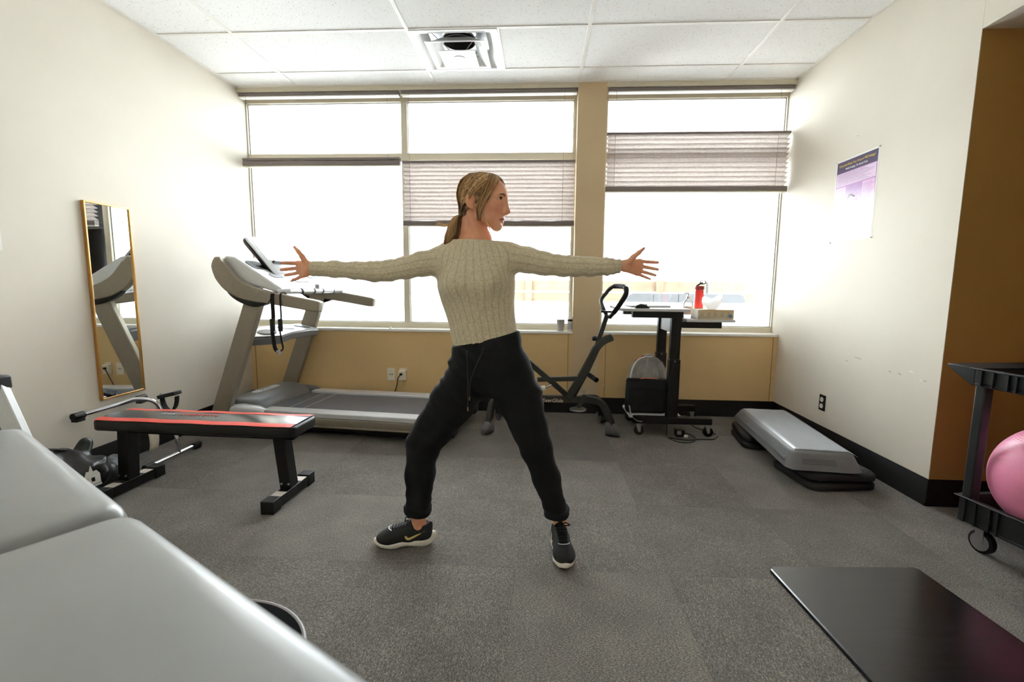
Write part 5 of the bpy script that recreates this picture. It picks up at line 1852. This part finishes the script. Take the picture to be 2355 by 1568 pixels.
body, bv = np_mesh('body', v_, f_, [M_skin], pw, 1)
q = (bv - HO) @ hoT.T * 1000
dl_ = np.sqrt((q[:, 1] / 23) ** 2 + ((q[:, 2] + 74.3) / np.where(q[:, 2] > -74.3, 6.0, 8.5)) ** 2)
lipv = np.clip((1.12 - dl_) / 0.25, 0, 1) * (q[:, 0] > 60)
flush = np.exp(-(((q[:, 0] - 70) / 26) ** 2 + ((np.abs(q[:, 1]) - 42) / 22) ** 2 + ((q[:, 2] + 32) / 22) ** 2)) + np.exp(-(((q[:, 0] - 108) / 14) ** 2 + (q[:, 1] / 14) ** 2 + ((q[:, 2] + 44) / 12) ** 2)) \
    + 0.8 * np.exp(-(((q[:, 0] + 24) / 20) ** 2 + ((np.abs(q[:, 1]) - 74) / 12) ** 2 + (q[:, 2] / 32) ** 2))
for nm, val in (('lip', lipv), ('flush', np.clip(flush, 0, 1))):
    a_ = body.data.attributes.new(nm, 'FLOAT', 'POINT')
    a_.data.foreach_set('value', val.astype(np.float32))
del Fb

# eyes, brows, earring
M_eye = mat('eye_white', (225, 218, 212), 0.15, var=0.02)
M_iris = mat('iris', (52, 58, 52), 0.1, var=0.2, vscale=300)
for s in (-1, 1):
    ec = Hd(80.8, 32 * s, 5)
    MB().sphere(ec, 0.0127, 24, 16).build('eye', M_eye, pw)
    gaze = hf * 0.96 + hs_ * (0.24 if s > 0 else -0.05)
    gaze = gaze / np.linalg.norm(gaze)
    q = Vector((0, 0, 1)).rotation_difference(Vector(gaze)).to_matrix().to_4x4()
    MB().lathe([(0.0, 0.0105), (0.0062, 0.0105), (0.0056, 0.0122), (0.0, 0.0133)], ec, 18, 'z', q).build('iris', M_iris, pw)
    lid = [np.array(ec) + (hf * (13.6 * math.cos(t * 0.95)) + hs_ * s * (13.6 * math.sin(t * 0.95)) * 0.98 + hu * (4.6 - 3.6 * t * t)) / 1000 for t in np.linspace(-0.9, 1.15, 9)]
    MB().tube([Vector(p) for p in lid], [0.0004, 0.0009, 0.0012, 0.0013, 0.0013, 0.0013, 0.0013, 0.001, 0.0006], 6).build('lashes', M_rubber, pw)
    br = [Hd(104.0 - 2.5 * (t + 1) - 8.0 * max(0, t + .2) ** 1.5, (12 + 16 * (t + 1)) * s, 17.5 + 3.5 * (1 - (t - 0.2) ** 2)) for t in np.linspace(-1, 1, 9)]
    MB().bar([Vector(p) for p in br], 0.004, [0.006, 0.0065, 0.006, 0.006, 0.0055, 0.005, 0.004, 0.003, 0.0015]).build('eyebrow', M_brow, pw)
    MB().sphere(Hd(-17, 76 * s, -34), 0.0035, 10, 8).build('earring', mat('gold_stud', (236, 212, 150), 0.2, 0.9), pw)

# ------------------------------------------------------------------ hair
def hair_material():
    k = NT('hair')
    at = k.n('ShaderNodeAttribute', attribute_name='tone')
    co = k.coord('Object', (60, 60, 14))
    nz = k.n('ShaderNodeTexNoise', Scale=4.0, Detail=4.0)
    k.l(co, nz.inputs['Vector'])
    t = math_node(k, 'ADD', at.outputs['Fac'], math_node(k, 'MULTIPLY', math_node(k, 'SUBTRACT', nz.outputs['Fac'], 0.5), 0.4))
    c = k.ramp(t, [(0.0, lin((58, 40, 27))), (0.35, lin((118, 85, 53))), (0.65, lin((178, 134, 84))), (1.0, lin((236, 206, 154)))])
    k.l(c, k.b.inputs['Base Color'])
    k.b.inputs['Roughness'].default_value = 0.5
    k.b.inputs['Specular IOR Level'].default_value = 0.4
    return k.m


M_hair = hair_material()
Fh = Field(HO - np.array((0.16, 0.14, 0.16)), HO + np.array((0.16, 0.14, 0.16)), 0.003)


def hh_(f, s, u, rf, rs, ru, k=8, sub=False):
    Fh.ell(Hd(f, s, u), (rf * mm, rs * mm, ru * mm), k * mm, sub, HAX)


hh_(-1, 0, 28, 97, 77, 88, 8)
hh_(-46, 0, -28, 44, 54, 44, 20)
Fh.cone(Hd(-75, 0, -40), Hd(-94, 0, -60), 0.026, 0.018, 0.02)
hh_(112, 0, -40, 66, 130, 112, 10, True)                     # face opening
hh_(10, 0, -75, 56, 130, 70, 12, True)                       # neck and jaw
for s in (-1, 1):
    hh_(-18, 82 * s, -2, 20, 22, 30, 5, True)                # ears
v_, f_ = Fh.mesh()
cap, cv = np_mesh('hair', v_, f_, [M_hair], pw, 2)
q = (cv - HO) @ hoT.T * 1000
tone = 0.40 + 0.22 * np.sin(q[:, 0] * 0.10 + q[:, 2] * 0.16) * np.sin(q[:, 2] * 0.07 + 1) + 0.0022 * q[:, 2] - 0.001 * np.abs(q[:, 0] + 20)
a_ = cap.data.attributes.new('tone', 'FLOAT', 'POINT')
a_.data.foreach_set('value', np.clip(tone, 0, 1).astype(np.float32))


class Strands:
    def __init__(self):
        self.mb = MB()
        self.t = []

    def add(self, pts, r, tone, n=5):
        k = len(self.mb.v)
        m = len(pts)
        rr = [r * (0.35 + 0.65 * math.sin(math.pi * (0.12 + 0.80 * i / (m - 1)))) for i in range(m)]
        self.mb.tube([Vector(p) for p in pts], rr, n)
        self.t += [tone] * (len(self.mb.v) - k)

    def build(self, name, parent):
        o = self.mb.build(name, M_hair, parent, angle=180)
        a = o.data.attributes.new('tone', 'FLOAT', 'POINT')
        a.data.foreach_set('value', np.array(self.t, np.float32)[:len(o.data.vertices)])
        return o


def on_cap(d, ex=1.0):
    d = d / np.linalg.norm(d)
    r = 1 / math.sqrt((d[0] / 97) ** 2 + (d[1] / 77) ** 2 + (d[2] / 88) ** 2)
    p = d * r * ex
    return Hd(p[0] - 1, p[1], p[2] + 28)


S = Strands()
pony_d = np.array((-0.80, 0.0, -0.78))
pony_p = np.array((-94.0, 0.0, -58.0))
for i in range(620):
    s = random.choice((-1, 1)) if random.random() < 0.3 else 1
    a = random.uniform(0.0, 1.0)
    # start on the hairline arc from the parting down to above the ear
    st_ = np.array((0.80 - 0.75 * a ** 1.2, s * (0.08 + 0.92 * a ** 0.8), 0.95 - 0.80 * a))
    st_ += rng.normal(0, 0.07, 3)
    if i % 3 == 0:
        st_ = np.array((random.uniform(-0.3, 0.7), s * random.uniform(0.02, 0.35), 1.0))
    pts = []
    ex_ = 1.010 + random.uniform(0, 0.022)
    for t in np.linspace(0, 1, 12):
        d = st_ / np.linalg.norm(st_) * (1 - t) + pony_d / np.linalg.norm(pony_d) * t
        d = d + np.array((0, s * 0.55 * math.sin(math.pi * t) * (0.4 + a), 0.10 * math.sin(math.pi * t) * (1 - a)))
        p = on_cap(d, ex_)
        if t > 0.8:
            w_ = (t - 0.8) / 0.2
            p = p * (1 - w_) + Hd(*(pony_p + rng.normal(0, 5, 3))) * w_
        pts.append(p)
    qz = (pts[5] - HO) @ hu * 1000
    S.add(pts, random.uniform(0.0008, 0.0019), min(1, max(0, random.gauss(0.44 + 0.0026 * qz + 0.16 * math.sin(a * 14), 0.15))), 4)
for i in range(90):                                          # up from the nape and behind the ears
    s = 1 if random.random() < 0.7 else -1
    a = random.random()
    g = [Hd(-44 - 30 * a + random.gauss(0, 2), s * (64 - 34 * a), -8 - 50 * a), Hd(-62 - 18 * a, s * (58 - 30 * a), -22 - 36 * a), Hd(-80 - 8 * a, s * (36 - 20 * a), -40 - 18 * a), Hd(*(pony_p + rng.normal(0, 5, 3)))]
    S.add([np.array(p) for p in smooth_path([Vector(p) for p in g], 12)], random.uniform(0.0014, 0.0028), min(1, max(0, random.gauss(0.16, 0.12))))
for i in range(170):                                         # down the back of the head
    s0 = random.uniform(-46, 46)
    g = [Hd(-20 + random.uniform(-25, 25), s0 * 0.5, 115), Hd(-72, s0, 84), Hd(-95 + abs(s0) * 0.15, s0 * 1.1, 32), Hd(-94 + abs(s0) * 0.2, s0 * 0.9, -14), Hd(-93, s0 * 0.45, -42), Hd(*(pony_p + rng.normal(0, 4, 3)))]
    S.add([np.array(p) for p in smooth_path([Vector(p) for p in g], 18)], random.uniform(0.0008, 0.0019), min(1, max(0, random.gauss(0.55, 0.2))), 4)
# face-framing lengths sweeping from the parting over the temple
for s, n in ((1, 210), (-1, 70)):
    for i in range(n):
        a = random.random()
        b_ = random.gauss(0, 0.8)
        g = [(30 + 52 * a, (5 + 3 * (1 - a)) * s, 112 - 20 * a * a), (36 + 52 * a, (38 + 4 * (1 - a)) * s, 92 - 22 * a * a + b_), (34 + 42 * a, (66 - 6 * a) * s, 52 - 8 * a + 2 * b_), (22 + 36 * a + b_, (76 - 3 * a) * s, 14 - 8 * a + b_),
             (8 + 30 * a + b_, (78 - 3 * a) * s, -18 - 6 * a), (4 + 20 * a + b_, (75 - 3 * a) * s, -42 - 4 * a), (8 + 9 * a + 2 * b_, (69 - 2 * a) * s, -62 - 20 * random.random())]
        g = [Hd(f, s_ + random.gauss(0, 1.0), u) for f, s_, u in g]
        S.add([np.array(p) for p in smooth_path([Vector(p) for p in g], 24)], random.uniform(0.0009, 0.0019), min(1, max(0, random.gauss(0.40 + 0.22 * a + 0.1 * math.sin(a * 25), 0.14))), 4)
# loose wisps by the jaw
for i in range(7):
    b_ = random.gauss(0, 1.5)
    g = [Hd(40 + b_, 66, 0), Hd(34 + b_, 66, -50), Hd(36 + b_, 62, -74), Hd(44 + 2 * b_, 58, -100), Hd(52 + 2 * b_, 54, -118)]
    S.add([np.array(p) for p in smooth_path(g, 16)], 0.0011, 0.9)
for i in range(3):
    b_ = random.gauss(0, 2)
    g = [Hd(60, -58, -20), Hd(66 + b_, -60, -70), Hd(76 + b_, -60, -104), Hd(100 + 2 * b_, -56, -122)]
    S.add([np.array(p) for p in smooth_path(g, 12)], 0.0005, 1.0)
S.build('hair_strands', cap)
# ponytail
S = Strands()
pg_ = [W(1066, 494, WY + 0.01), W(1054, 503, WY + 0.005), W(1047, 520, WY - 0.005), W(1042, 538, WY - 0.02), W(1033, 553, WY - 0.03), W(1026, 566, WY - 0.03)]
for i in range(330):
    rd_ = math.sqrt(random.random())
    ph = random.uniform(0, 2 * math.pi)
    ln_ = random.uniform(0.72, 1.0)
    path = smooth_path([Vector(p) for p in pg_], 20)
    m = int(len(path) * ln_)
    pts = []
    for j, p in enumerate(path[:m]):
        t = j / 19
        wd = 0.011 + 0.018 * math.sin(math.pi * min(1, t * 0.75 + 0.08)) * (1 if t < 0.7 else 1 - 0.5 * (t - 0.7) / 0.3)
        pts.append(np.array(p) + np.array((math.cos(ph + t) * wd * rd_, math.sin(ph + t) * wd * rd_ * 0.9, 0.25 * math.sin(ph * 3) * wd * rd_)))
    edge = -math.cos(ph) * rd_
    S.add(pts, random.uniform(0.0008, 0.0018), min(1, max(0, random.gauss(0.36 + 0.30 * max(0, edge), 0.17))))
for i in range(26):                                          # strands flying out behind
    b_ = random.gauss(0, 1)
    c2 = random.random()
    g = [W(1062, 498, WY), W(1051, 500 + b_, WY), W(1042, 509 + 2 * b_, WY), W(1030 - 3 * c2, 516 + 2.0 * b_, WY), W(1021 - 8 * c2, 517 + 2.5 * b_, WY - 0.005), W(1014 - 14 * c2, 514 + 4.5 * b_, WY - 0.01)]
    S.add([np.array(p) for p in smooth_path([Vector(p) for p in g], 16)], random.uniform(0.0006, 0.0013), random.uniform(0.75, 1.0))
S.build('ponytail', pw)
MB().tube([Vector(W(1058, 498, WY + 0.006) + np.array((0.010 * math.cos(a) * 0.7, 0.014 * math.sin(a), 0.012 * math.cos(a)))) for a in [2 * math.pi * i / 16 for i in range(16)]], 0.0035, 8, closed=True).build('hair_tie', mat('clear_band', (190, 190, 196), 0.4), pw)

# ------------------------------------------------------------------ sweater
def sweater_material():
    k = NT('ribbed_knit')
    at = k.n('ShaderNodeAttribute', attribute_name='rib')
    co = k.coord()
    n1 = k.n('ShaderNodeTexNoise', Scale=420.0, Detail=3.0)
    k.l(co, n1.inputs['Vector'])
    n2 = k.n('ShaderNodeTexNoise', Scale=90.0, Detail=4.0)
    k.l(co, n2.inputs['Vector'])
    he_ = math_node(k, 'ADD', math_node(k, 'MULTIPLY', n1.outputs['Fac'], 0.75), math_node(k, 'MULTIPLY', n2.outputs['Fac'], 0.25))
    base = k.ramp(he_, [(0.36, lin((186, 173, 142))), (0.50, lin((214, 201, 170))), (0.64, lin((236, 226, 200)))])
    fr = math_node(k, 'FRACT', at.outputs['Fac'])
    d = math_node(k, 'ABSOLUTE', math_node(k, 'SUBTRACT', fr, 0.5))
    groove = k.ramp(d, [(0.0, (1, 1, 1, 1)), (0.07, (0.7, 0.7, 0.7, 1)), (0.16, (0, 0, 0, 1))])
    mx = k.n('ShaderNodeMix', data_type='RGBA')
    mx.inputs[0].default_value = 0.5
    k.l(math_node(k, 'MULTIPLY', groove, 0.24), mx.inputs[0])
    k.l(base, mx.inputs[6])
    mx.inputs[7].default_value = lin((120, 110, 88))
    k.l(mx.outputs[2], k.b.inputs['Base Color'])
    k.b.inputs['Roughness'].default_value = 0.95
    k.b.inputs['Specular IOR Level'].default_value = 0.1
    k.b.inputs['Sheen Weight'].default_value = 0.25
    hgt = math_node(k, 'SUBTRACT', math_node(k, 'MULTIPLY', he_, 0.5), groove)
    k.bump(hgt, 0.22, 0.002)
    return k.m


M_knit = sweater_material()
Fs = Field((-1.02, 1.77, 0.84), (0.40, 2.12, 1.37), 0.004)
tc = [W(1117, 790), W(1110, 745), W(1101, 695), W(1095, 650), W(1092, 612), W(1091, 585)]
trr = [0.131, 0.131, 0.140, 0.155, 0.142, 0.095]
Fs.chain(tc, trr, 0.03, sy=1.42)
Fs.cone(W(1012, 600), W(1172, 592), 0.052, 0.052, 0.045)
Fs.cone(W(1030, 583), W(1160, 577), 0.036, 0.036, 0.04)
Fs.cone(W(1091, 575, WY + 0.004), W(1091, 556, WY + 0.006), 0.066, 0.058, 0.03)
for px, py in ((1060, 652), (1128, 650)):
    Fs.ell(W(px, py) + (0, -0.082, 0), (0.058, 0.050, 0.056), 0.045)
ptsL = [W(1004, 603), W(970, 607), W(935, 615), W(895, 622), W(860, 625), W(820, 622), W(770, 619), W(714, 617.5)]
rsL = [0.056, 0.049, 0.0440, 0.0415, 0.0400, 0.0350, 0.0330, 0.0315]
ptsR = [W(1184, 594), W(1215, 598), W(1250, 606), W(1290, 611), W(1320, 612), W(1355, 613), W(1395, 613), W(1428, 612)]
rsR = [0.055, 0.050, 0.0450, 0.0405, 0.0390, 0.0370, 0.0320, 0.0285]
Fs.chain(ptsL, rsL, 0.02)
Fs.chain(ptsR, rsR, 0.02)


def sleeve_folds(X, Y, Z):
    out = np.zeros(np.broadcast(X, Y, Z).shape, np.float32)
    for x0, x1, sg in ((-0.96, -0.46, 1), (-0.08, 0.34, -1)):
        m = np.clip((X - x0) / 0.03, 0, 1) * np.clip((x1 - X) / 0.06, 0, 1)
        el = np.exp(-((X - (-0.69 if sg > 0 else 0.12)) / 0.10) ** 2)
        wr_ = np.exp(-((X - (-0.93 if sg > 0 else 0.30)) / 0.05) ** 2)
        irr = 0.5 + 0.5 * np.sin(31 * X + 17 * np.sin(9 * X) + 40 * Z)
        f = 0.0030 * np.sin(70 * (X * sg) + 95 * (Z - 1.2) + 25 * Y + 3 * np.sin(23 * X)) * (0.15 + 0.85 * el) * irr + 0.0010 * np.sin(130 * X * sg - 90 * Z + 40 * Y + 1.3) * (1 - irr)
        f = f + 0.0016 * np.sin(230 * X + 20 * Z) * wr_ * (1.6 if sg < 0 else 0.3)
        out = out + m * f
    body_m = np.clip((X + 0.44) / 0.04, 0, 1) * np.clip((-0.08 - X) / 0.04, 0, 1)
    out = out + body_m * (0.0014 * np.sin(40 * Z + 26 * X + 2.5 * np.sin(X * 30)) * np.clip((1.1 - Z) / 0.1, 0.1, 1))
    return out


Fs.warp(sleeve_folds)
Fs.cut(W(716, 617), (-1, 0, 0.02), 0.002, hi=W(760, 500) + (0, .3, 0))
Fs.cut(W(1428, 612), (1, 0, -0.05), 0.002, lo=W(1400, 700) + (0, -.3, 0))
Fs.cut(W(1091, 553), (0.03, 0, 1), 0.004)
Fs.cone(W(1091, 540), W(1091, 560), 0.052, 0.048, 0.006, True)   # neck opening
# hem, lower at her right hip (left in the picture)
Fs.cut(W(1116, 812), (0.0, 0, -1), 0.003)
v_, f_ = Fs.mesh()
sw, sv = np_mesh('sweater', v_, f_, [M_knit], pw, 2)
rib = np.zeros(len(sv), np.float32)
cx = np.interp(sv[:, 2], [tc[i][2] for i in range(6)], [tc[i][0] for i in range(6)])
half = np.interp(sv[:, 2], [tc[i][2] for i in range(6)], trr)
ang = np.arctan2((sv[:, 0] - cx), -(sv[:, 1] - WY) * 1.42 + 1e-6)
rib_t = ang * 0.145 / 0.0285 + 0.2
axL = np.interp(sv[:, 0], [p[0] for p in ptsL[::-1]], [p[2] for p in ptsL[::-1]])
axR = np.interp(sv[:, 0], [p[0] for p in ptsR], [p[2] for p in ptsR])
on_l = sv[:, 0] < T['sL'][0] + 0.015
on_r = sv[:, 0] > T['sR'][0] - 0.012
za = np.where(on_l, sv[:, 2] - axL, sv[:, 2] - axR)
rib_a = np.arctan2(za, -(sv[:, 1] - WY)) * 0.042 / 0.024 + 0.1
rib = np.where(on_l | on_r, rib_a, rib_t)
a_ = sw.data.attributes.new('rib', 'FLOAT', 'POINT')
a_.data.foreach_set('value', rib.astype(np.float32))
MB().tube([Vector((W(1091, 556)[0] + 0.059 * math.cos(a), WY + 0.006 + 0.058 * math.sin(a), W(1091, 556)[2] - 0.001 + 0.004 * math.cos(a) - 0.007 * math.sin(-a))) for a in [2 * math.pi * i / 40 for i in range(40)]], 0.0055, 8, closed=True).build('collar_band', M_knit, sw)

# ------------------------------------------------------------------ trousers
M_trs = mat('black_trouser_fabric', (24, 26, 29), 0.85, spec=0.25, var=0.12, vscale=60, bump=0.15, bscale=600)
Ft = Field((-0.70, 1.75, 0.08), (0.26, 2.14, 1.02), 0.0045)
Ft.ell(W(1126, 846) + (0, 0.005, 0), (0.152, 0.118, 0.125), 0.02)
Ft.cone(W(1108, 806), W(1128, 786), 0.128, 0.130, 0.03, sy=1.35)
Ft.chain([W(1085, 862), W(1040, 925), W(998, 985), W(973, 1022, 1.925)], [0.098, 0.092, 0.078, 0.068], 0.03, sy=1.12)
Ft.chain([W(973, 1022, 1.925), W(966, 1090, 1.94), W(961, 1180, 1.95)], [0.068, 0.060, 0.053], 0.03)
Ft.chain([W(1168, 850), W(1196, 920), W(1216, 980), W(1233, 1030, 1.94)], [0.100, 0.092, 0.074, 0.064], 0.03, sy=1.12)
Ft.chain([W(1233, 1030, 1.94), W(1257, 1100, 1.96), W(1281, 1182, 1.985)], [0.064, 0.056, 0.048], 0.03)
Ft.ell(W(1042, 832), (0.022, 0.03, 0.014), 0.02)
Ft.ell(W(1042, 855), (0.026, 0.035, 0.014), 0.02)


def trouser_folds(X, Y, Z):
    knee = np.exp(-((Z - 0.47) / 0.10) ** 2)
    hip = np.clip((Z - 0.62) / 0.1, 0, 1)
    hem = np.exp(-((Z - 0.19) / 0.07) ** 2)
    leftm = np.clip((-0.18 - X) / 0.08, 0, 1)
    irr = 0.5 + 0.5 * np.sin(19 * Z + 13 * X + 3 * np.sin(11 * X + 7 * Z) + 21 * Y)
    f = irr * leftm * (0.0032 * np.sin(70 * (Z + 0.55 * X) + 12 * Y) * (0.35 + 0.5 * hip + 0.6 * knee)
                 + 0.003 * np.sin(120 * (Z + 0.8 * X) + 1 + 18 * Y) * hip)
    f = f + irr * (1 - leftm) * (0.0028 * np.sin(75 * (Z - 0.5 * X) + 14 * Y) * (0.3 + 0.5 * knee) + 0.005 * np.sin(95 * (Z + 0.4 * X) + 5) * np.clip((X + 0.05) / 0.06, 0, 1) * hip)
    f = f + 0.0025 * np.sin(110 * Z + 30 * X + 30 * Y) * hem
    return f


Ft.warp(trouser_folds)
wl, wr2 = W(1043, 791), W(1190, 757)
wn = np.array((-(wr2[2] - wl[2]), 0, wr2[0] - wl[0]))
Ft.cut((wl + wr2) / 2 + (0, 0, -0.006), wn, 0.004)
hl, hr = W(961, 1177, 1.95), W(1280, 1184, 1.985)
Ft.cut(hl, (0, 0, -1), 0.003, hi=(-0.22, 2.14, 0.5))
Ft.cut(hr, (0.12, 0, -1), 0.003, lo=(-0.22, 1.75, 0.05), hi=(0.26, 2.14, 0.5))
v_, f_ = Ft.mesh()
trs, _ = np_mesh('trousers', v_, f_, [M_trs], pw, 2)
for c, r0, tilt in ((hl, 0.0535, 0.0), (hr, 0.0485, 0.10)):   # turned-up hems
    rings = []
    for r_, z in ((r0 - 0.008, -0.001), (r0 + 0.003, -0.002), (r0 + 0.006, 0.006), (r0 + 0.0065, 0.026), (r0 + 0.003, 0.032), (r0 - 0.010, 0.032)):
        rings.append([Vector((c[0] + r_ * math.cos(a), c[1] + r_ * math.sin(a), c[2] + z + 0.004 * math.sin(2 * a) + tilt * r_ * math.cos(a))) for a in [2 * math.pi * i / 36 for i in range(36)]])
    MB().loft(rings, cap=False).build('trouser_cuff', M_trs, trs, solid=0.003)
# waistband and drawstring
wb_c = (wl + wr2) / 2 + np.array((0, 0.004, -0.018))
rings = []
ux = (wr2 - wl) / np.linalg.norm(wr2 - wl)
for dz, g in ((-0.030, 0.0), (-0.028, 0.004), (0.012, 0.003), (0.016, -0.004), (0.014, -0.012)):
    rings.append([Vector(wb_c + ux * ((0.136 + g) * math.cos(a)) + np.array((0, (0.101 + g) * math.sin(a), 0)) + np.array((-ux[2], 0, ux[0])) * (dz - 0.010 * max(0, -math.sin(a))) + np.array((0, 0, 0.0015 * math.sin(24 * a)))) for a in [2 * math.pi * i / 72 for i in range(72)]])
MB().loft(rings, cap=False).build('waistband', M_trs, trs, solid=0.002)
M_draw = mat('drawcord_black', (40, 38, 38), 0.7)
for pts in ([(1112, 800, -.102), (1108, 812, -.118), (1084, 870, -.116), (1080, 912, -.112)], [(1075, 806, -.100), (1074, 818, -.116), (1076, 880, -.116), (1076, 936, -.108)]):
    path = [Vector(W(a, b, WY + c)) for a, b, c in pts]
    dr = MB().tube(smooth_path(path, 18), 0.0022, 8).build('drawstring', M_draw, trs)
    MB().tube([path[-1], path[-1] + (path[-1] - path[-2]).normalized() * 0.016], 0.003, 8).build('drawstring_tip', mat('brown_tip', (120, 92, 66), 0.6), dr)

# ------------------------------------------------------------------ shoes
M_shoe = mat('black_mesh_upper', (22, 25, 27), 0.72, var=0.15, vscale=90, bump=0.4, bscale=900)
M_sole = mat('white_foam_sole', (236, 228, 214), 0.6, var=0.03)
M_gsw = mat('gold_logo', (222, 196, 128), 0.45, 0.1)


def shoe(heel, toe, side):
    """heel, toe on the floor; side = +1 when the outer face looks left of the walking direction"""
    heel, toe = Vector((heel[0], heel[1], 0)), Vector((toe[0], toe[1], 0))
    d = (toe - heel)
    Lg = d.length
    d.normalize()
    n = Vector((-d.y, d.x, 0))
    root = bpy.data.objects.new('shoe', None)
    COL.objects.link(root)
    root.parent = pw
    ang = math.atan2(d.y, d.x)
    root.location = heel
    root.rotation_euler = (0, 0, ang)
    k = Lg / 0.255
    # lasts: a along, b across (b>0 left of direction)
    c_ = lambda a: -side * 0.010 * math.sin(math.pi * max(0, (a - 0.05)) / 0.25) * 0 - side * 0.012 * (a / 0.255) ** 2
    Fu = Field((-0.03, -0.075, 0.0), (0.29, 0.075, 0.15), 0.0028)
    Fu.cone((0.035, c_(0.035), 0.048), (0.105, c_(0.105), 0.045), 0.032, 0.036, 0.02)
    Fu.cone((0.105, c_(0.105), 0.045), (0.185, c_(0.185), 0.036), 0.036, 0.041, 0.02, sy=1.0)
    Fu.ell((0.196, c_(0.2), 0.034), (0.056, 0.044, 0.030), 0.02)
    Fu.cone((0.050, c_(0.05), 0.056), (0.046, c_(0.05), 0.082), 0.033, 0.033, 0.02)
    Fu.cone((0.085, c_(0.09), 0.085), (0.165, c_(0.16), 0.050), 0.026, 0.026, 0.03)
    Fu.cone((0.092, c_(0.09), 0.095), (0.086, c_(0.09), 0.116), 0.016, 0.012, 0.015)
    Fu.cone((0.014, c_(0.01), 0.080), (0.010, c_(0.01), 0.096), 0.012, 0.008, 0.012)
    Fu.cone((0.050, c_(.05), 0.108), (0.044, c_(.05), 0.15), 0.026, 0.036, 0.008, True)
    Fu.cut((0, 0, 0.020), (0, 0, -1), 0.0)
    v2, f2 = Fu.mesh()
    v2[:, 0] *= k
    uo, _ = np_mesh('upper', v2, f2, [M_shoe], root, 2)
    # sole: wavy sidewall
    out = []
    for i in range(56):
        t = 2 * math.pi * i / 56
        a = 0.126 + 0.136 * math.cos(t)
        hw = 0.5 * float(np.interp(a, [-0.012, 0.0, 0.03, 0.09, 0.13, 0.19, 0.235, 0.258, 0.264], [0.03, 0.056, 0.074, 0.072, 0.074, 0.098, 0.082, 0.046, 0.02]))
        b = hw * math.sin(t) / max(0.35, abs(math.sin(t)) ** 0.35) if True else 0
        out.append((a, b + c_(a)))
    def zt(a):
        return float(np.interp(a, [-0.012, 0.01, 0.05, 0.12, 0.2, 0.245, 0.265], [0.062, 0.044, 0.033, 0.034, 0.023, 0.024, 0.034]))
    def zb(a):
        return float(np.interp(a, [-0.012, 0.01, 0.04, 0.07, 0.12, 0.16, 0.23, 0.265], [0.018, 0.004, 0.0, 0.002, 0.012, 0.001, 0.001, 0.012]))
    rings = []
    for w_, g in ((0.0, -0.010), (0.04, -0.003), (0.3, 0.003), (0.7, 0.003), (0.95, 0.0), (1.0, -0.006)):
        ring = []
        for a, b in out:
            cx_, cy_ = 0.126, c_(a)
            f = 1 + g / 0.05
            z = zb(a) + (zt(a) - zb(a)) * w_
            ring.append(Vector(((cx_ + (a - cx_) * (1 + g / 0.13)) * k, cy_ + (b - cy_) * f, z)))
        rings.append(ring)
    MB().loft(rings).build('sole', M_sole, root, angle=70)
    # swoosh on both sides
    swo = [(0.062, 0.064), (0.066, 0.052), (0.074, 0.046), (0.084, 0.046), (0.098, 0.052), (0.122, 0.064), (0.150, 0.080), (0.120, 0.069), (0.098, 0.061), (0.084, 0.057), (0.075, 0.058), (0.070, 0.064)]
    for sd in (-1, 1):
        pts = []
        for a, z in swo:
            a2 = 0.185 - a if True else a
            z2 = z - 0.004
            dd = (v2[:, 0] / k - a2) ** 2 + (v2[:, 2] - z2) ** 2 + np.where((v2[:, 1] - c_(a2)) * sd > 0.005, 0, 1.0)
            wd = abs(float(v2[np.argmin(dd), 1]) - c_(a2))
            pts.append((a2, z2, wd))
        ctr = []
        for off in (-0.003, 0.0012):
            ctr.append([Vector((a * k, c_(a) + sd * (w_ + off), z)) for a, z, w_ in pts])
        MB().loft(ctr).build('logo', M_gsw, root)
    # laces
    def top(a, b):
        near_ = np.where((np.abs(v2[:, 0] / k - a) < 0.005) & (np.abs(v2[:, 1] - b) < 0.005))[0]
        return float(v2[near_, 2].max()) if len(near_) else 0.05

    def lp(a, b, up_=0.0015):
        return Vector((a * k, b, top(a, b) + up_))
    for i in range(6):
        a = 0.112 + 0.013 * i
        w_ = 0.022 - 0.001 * i
        MB().tube(smooth_path([lp(a, c_(a) - w_), lp(a + 0.003, c_(a) - w_ * 0.4), lp(a + 0.003, c_(a) + w_ * 0.4), lp(a, c_(a) + w_)], 12), 0.0030, 6).build('lace', M_rubber, root)
    for sd in (-1, 1):
        b0 = lp(0.104, c_(.1), 0.004)
        MB().tube(smooth_path([b0, b0 + Vector((0.012, sd * 0.016, 0.016)), b0 + Vector((0.016, sd * 0.034, 0.006)), b0 + Vector((0.006, sd * 0.014, 0.0))], 14), 0.0024, 6).build('lace_bow', M_rubber, root)
    MB().tube(smooth_path([lp(0.180, c_(.18) - 0.026), lp(0.192, c_(.18) - 0.014), lp(0.195, c_(.18)), lp(0.192, c_(.18) + 0.014), lp(0.180, c_(.18) + 0.026)], 16), 0.0018, 6).build('eyelet_trim', mat('reflective_trim', (170, 174, 178), 0.3, 0.3), root)
    return root


shoe((-0.458, 1.962), (-0.708, 1.918), 1)
shoe((0.094, 2.035), (0.137, 1.800), 1)
rebase(pw, (-0.2, WY, 0.0))
